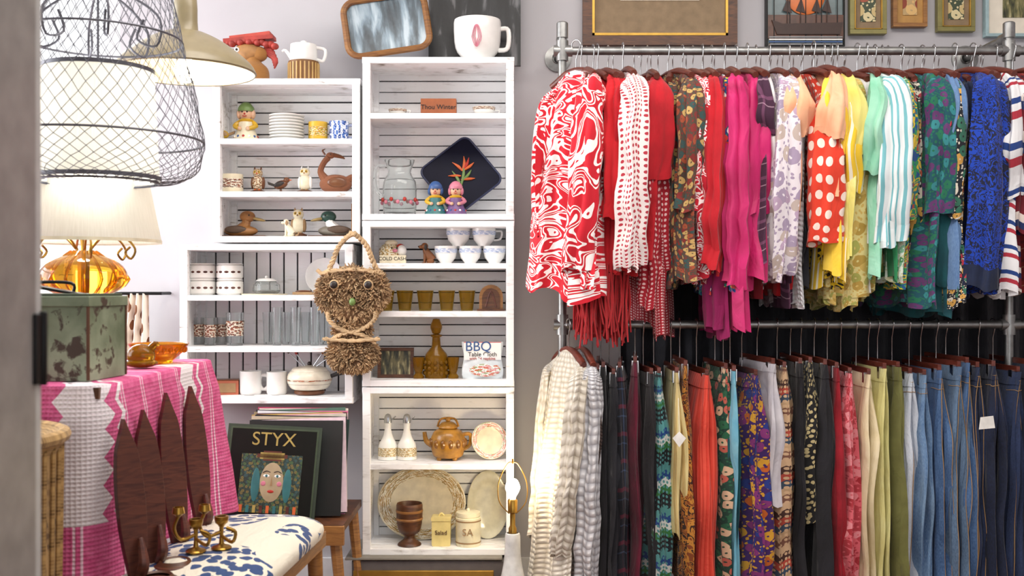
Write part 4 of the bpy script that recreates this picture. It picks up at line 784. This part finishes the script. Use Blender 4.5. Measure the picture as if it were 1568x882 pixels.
# pendant lamp
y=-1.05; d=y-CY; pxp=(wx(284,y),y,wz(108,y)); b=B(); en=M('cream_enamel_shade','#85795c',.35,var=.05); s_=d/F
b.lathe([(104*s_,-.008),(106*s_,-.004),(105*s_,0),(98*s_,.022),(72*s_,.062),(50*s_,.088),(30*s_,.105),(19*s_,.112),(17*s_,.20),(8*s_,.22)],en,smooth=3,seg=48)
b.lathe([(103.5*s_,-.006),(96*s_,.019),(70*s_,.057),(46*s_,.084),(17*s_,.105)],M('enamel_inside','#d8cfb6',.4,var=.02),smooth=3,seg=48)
b.lathe([(.02,.215),(.02,.24),(.008,.25)],brass); b.tube([(0,0,.24),(0,0,ZC-pxp[2])],.004,iron); b.lathe([(.018,.1),(.018,.05),(.014,.04)],brass)
o=b.done('pendant_lamp',pxp)
def bulb(par,c,r,e,up=False):
    b=B(); prof=[(0,-r*1.15),(r*.6,-r*1.0),(r,-r*.1),(r*.85,r*.6),(r*.45,r*1.3),(r*.4,r*1.8)]; b.lathe(prof,M('lit_bulb','#fff2d8',.3,var=0,emit=12),X=RX(180) if up else None,smooth=4); q=b.done('light_bulb',c,parent=par); return q
bulb(o,(0,0,.0),.03,12); light('bulb_light','POINT',(0,0,-.045),4,(1,.88,.7),.03,parent=o)
# bare bulb lamp
y=-.45; d=y-CY; lx=wx(785,y); b=B(); zt_=wz(800,y); pt=china('lamp_motif',['#e9e8e4','#c8a0a0','#8aa0a8','#c8b890'],14)
b.lathe([(0,0),(.06,0),(.062,.012),(.045,.02),(.04,.05),(.05,.09),(.05,.13),(.038,.18),(.028,.24),(.026,zt_-.0-.045),(.02,zt_-.035)],M('lamp_ceramic','#dcdcd8',.2,var=.1),smooth=3)
b.lathe([(.0505,.085),(.0512,.13)],pt); b.lathe([(.014,zt_-.04),(.014,zt_-.02),(.009,zt_-.01),(.009,zt_+.03),(.016,zt_+.035),(.017,zt_+.075),(.013,zt_+.08)],brass)
zb_=zt_+.075; ht=wz(708,y); b.tube([(-.012,0,zt_+.03),(-.045,0,zt_+.07),(-.048,0,ht-.07),(-.02,0,ht-.008),(0,0,ht),(.02,0,ht-.008),(.048,0,ht-.07),(.045,0,zt_+.07),(.012,0,zt_+.03)],.0018,brass,smooth=5,seg=6); b.tube([(0,0,ht-.004),(0,0,ht+.012)],.003,brass)
o=b.done('bare_bulb_lamp',(lx,y,0)); bulb(o,(0,0,zb_+.045),.025,12,True); light('bulb_light','POINT',(0,-.0,zb_+.10),3.2,(1,.78,.45),.03,parent=o)
# cushioned stool
cf=cloth('blue_flower_tapestry','branch',['#e0dac8','#2c4674'],34)
bx,by=-.685,-1.44; SZ=.515
b=B(); rows=[];uvs=[]
for i in range(14):
    k=[1.0,1.02,1.03,1.02,.98,.92,.84,.74,.62,.5,.37,.24,.12,.02][i]; z=[0,.01,.02,.028,.036,.044,.051,.056,.060,.063,.065,.066,.067,.067][i]
    P=rrect(.33*k,.66*k,.12*k+.001,8); rows.append([(p[0],p[1],SZ-.03+z) for p in P]); uvs.append([(p[0],p[1]) for p in P]+[(P[0][0],P[0][1])])
b.rows(rows,cf,uvs=uvs); b.box((0,0,SZ-.05),(.31,.62,.04),w2)
for x in(-.13,.13):
    for yy in(-.28,.28): b.tube([(x*1.12,yy*1.05,0),(x,yy,SZ-.05)],[.014,.022],w2,seg=10)
for yy in(-.28,.28): b.box((0,yy,.2),(.25,.02,.03),w2)
b.done('cushioned_stool',(bx,by,0),rz=-4)
# wooden sconces on the stool
def sconce(x,y,h,rz,lean,z):
    b=B(); P=[]; n=24
    def hw_(t): return (.013+.017*sin(pi*min(1,t*1.02))**.9 if t<.98 else .013)*(1 if t<.82 else max(.05,max(0,1-(t-.82)/.18)**.7))
    for k in range(n+1): t=k/n; P.append((hw_(t),t*h))
    for k in range(n,-1,-1): t=k/n; P.append((-hw_(t),t*h))
    b.prism(P,.018,w3,X=RY(lean)@RX(-3)); b.lathe([(0,0),(.044,0),(.048,.008),(.044,.016),(0,.018)],w3,c=(.02,-.045,0)); b.lathe([(.04,.016),(.032,.026),(.027,.022)],w1,c=(.02,-.045,0)); b.box((.01,-.02,.008),(.036,.06,.016),w3)
    b.tube([(0,-.01,.02),(0,-.03,.05),(0,-.012,.10)],[.012,.012,.006],w3,smooth=4)
    b.done('wooden_wall_sconce',(x,y,z),rz=rz,bevel=.003)
for i,(px,tp_,yy) in enumerate(((200,640,-1.78),(228,626,-1.66),(268,600,-1.50),(310,590,-1.31))):
    zb1=SZ+.006; zt1=wz(tp_,yy); sconce(max(wx(px,yy),-.795),yy,zt1-zb1,44,-4,z=zb1)
b=B()
for k,(dx,dy) in enumerate(((0,0),(.05,.03))):
    b.lathe([(0,0),(.022,0),(.02,.006),(.006,.012),(.005,.05),(.014,.06),(.016,.075),(.010,.075)],brass,c=(dx,dy,0),smooth=2)
    b.tube([(dx,dy,.04),(dx-.03,dy-.01,.03),(dx-.045,dy-.015,.055),(dx-.035,dy-.015,.085)],.004,brass,smooth=4); b.lathe([(.004,0),(.014,.008),(.012,.022),(.009,.022)],brass,c=(dx-.035,dy-.015,.083)); b.tube([(dx,dy,.03),(dx+.03,dy-.02,.02),(dx+.04,dy-.03,.045),(dx+.02,dy-.03,.055)],.004,brass,smooth=4)
b.done('brass_candle_holder',(-.72,-1.62,SZ+.034))
# record stand
RY0=-.50; zr=.385
b=B(); xl,xrr=wx(335,-.6),wx(528,-.6)
b.box(((xl+xrr)/2,-.43,zr-.012),(xrr-xl,.42,.024),w1); b.box(((xl+xrr)/2,-.645,zr-.03),(xrr-xl+.01,.02,.06),w2)
for x in (xl+.03,xrr-.03):
    for yy in (-.62,-.25): b.tube([(x+(.04 if x>-.8 else -.04),yy-.03,0),(x,yy,zr-.02)],[.014,.02],w2,seg=8)
b.done('wooden_bench')
b=B(); cols=['#2b2f2c','#d8c8a0','#a83a5c','#3a3f6a','#e0dccc','#4a6a5a','#c86a8c','#1c1c20','#8a7a5c','#d8d8dc','#5c2f2a','#b89a50','#30505c','#e0a0b0','#22222a','#c8c0b0','#24403a','#18181c','#b8a890','#1e2a2c','#c87a9c','#2c2c30','#e0c8d0','#1a1c1a']
for k,c in enumerate(cols): 
    q=len(cols)-1-k; b.box((.030*k/23-.012+R.uniform(-.010,.010),.02+.0095*q,.1575+R.uniform(0,.010)+.0022*q*.4),(.315,.0035,.315),M('sleeve_%d'%k,c,.5),X=RX(-9)@RY(R.uniform(-2.5,2.5)))
rs=b.done('vinyl_record_stack',(wx(446,-.5),RY0-.02,zr))
b=B(); gb=M('album_black','#121410',.4,spec=.2); gg=cloth('album_foliage','floral',['#1c2c20','#3f5a34','#6a5f30','#2a4a4a'],90,.5,wr=False); bord=M('album_gold','#a89452',.35)
b.box((0,0,0),(.312,.004,.312),M('album_edge','#2c3a2a',.5)); b.box((0,-.0025,-.0),(.292,.001,.295),M('album_border','#3a4a34',.4)); b.box((0,-.0032,0),(.28,.001,.283),gb); b.box((.0,-.004,-.035),(.20,.001,.19),gg)
for q in range(3): b.box((0,-.0045,.055-.0),(.10-.02*q,.001,.012+.01*q),bord if q%2 else w3)
b.ell((.005,-.004,-.03),(.040,.002,.066),M('album_face','#a89878',.4),seg=28); 
for s in(-1,1): b.ell((.005+s*.018,-.0055,-.01),(.011,.001,.005),white); b.ell((.005+s*.018,-.006,-.01),(.0045,.001,.0045),teal); b.tube([(.005+s*.006,-.006,.002),(.005+s*.019,-.006,.006),(.005+s*.031,-.006,.0)],.0012,dark,smooth=3); b.ell((.005+s*.052,-.005,-.04),(.014,.001,.055),teal); b.ell((.005+s*.026,-.0058,-.035),(.008,.001,.008),pink)
b.ell((.005,-.006,-.06),(.011,.001,.005),red); b.prism([(.001,-.042),(.009,-.042),(.005,-.012)],.001,tan,y=-.006)
for k in range(9): b.box((-.088+.022*k,-.0052,-.118),(.010,.001,.024),[orange,teal,bord,w3][k%4])
al=b.done('album_cover',(-.055,-.035,.155),parent=rs); al.rotation_euler=(radians(-13),radians(3),0); text('lettering','STYX',(0,-.0045,.108),.062,bord,al)
# wicker hamper
b=B(); wm=cloth('hamper_weave','bands',['#8a6a3c','#b8945c','#6a4e2a','#a08050'],22,wr=False)
b.lathe([(0,0),(.17,0),(.185,.4),(.19,.84),(.20,.86),(.19,.88),(.17,.86),(.165,.02),(0,.02)],wm,seg=40)
for k in range(40): a=k*pi/20; b.tube([(.172*cos(a),.172*sin(a),0),(.187*cos(a),.187*sin(a),.42),(.193*cos(a),.193*sin(a),.86)],.005,wm,seg=5)
b.tube([(.197*cos(a*pi/20),.197*sin(a*pi/20),.87) for a in range(41)],.013,wm,seg=8); b.done('wicker_hamper',(-1.045,-2.06,0))
# spotted scarf near window
b=B(); sf=cloth('giraffe_scarf','leopard',['#efe4d4','#7a4a2c'],16); rows=[];uvs=[]
for i in range(20):
    z=1.13-.5*i/19; row=[];uu=[]
    for j in range(30): u_=j/29; row.append((-.03-.16*u_*(.5+.5*i/19)+.0,.012*sin(u_*22+i*.1),z)); uu.append((u_*.3,z))
    rows.append(row); uvs.append(uu)
b.rows(rows,sf,closed=False,uvs=uvs); b.tube([(-.16,0,1.13),(.02,0,1.13)],.006,iron); b.tube([(.01,0,1.13),(.01,.119,1.13)],.006,iron); b.done('giraffe_print_scarf',(wx(240,-.12),-.12,0))
# ---------------------------------------------------------------- lights / world / camera
w=bpy.data.worlds.new('sky'); sc.world=w; w.use_nodes=True; w.node_tree.nodes['Background'].inputs[0].default_value=(.98,.98,1,1); w.node_tree.nodes['Background'].inputs[1].default_value=1.6
light('added_side_fill','AREA',(XL-.3,-1.25,1.75),90,(.97,.98,1),2.0,1.8,(0,-90,0))  # added fill from the left, shining through the added side window
light('window_daylight_back','AREA',((wl+wr)/2,.35,1.8),45,(.95,.97,1),.8,1.6,(-90,0,0))
light('added_overhead_fill','AREA',(.5,-1.7,2.8),64,(1,.94,.87),2.6,.9,(0,0,0))  # added overhead fill, not a fixture of the room
cam=bpy.data.cameras.new('camera'); co=bpy.data.objects.new('camera',cam); sc.collection.objects.link(co); sc.camera=co
co.location=(0,CY,H); co.rotation_euler=(radians(90),0,0); cam.lens=F/1568*36; cam.sensor_width=36; cam.clip_start=.05
cam.dof.use_dof=True; cam.dof.focus_distance=3.6; cam.dof.aperture_fstop=5
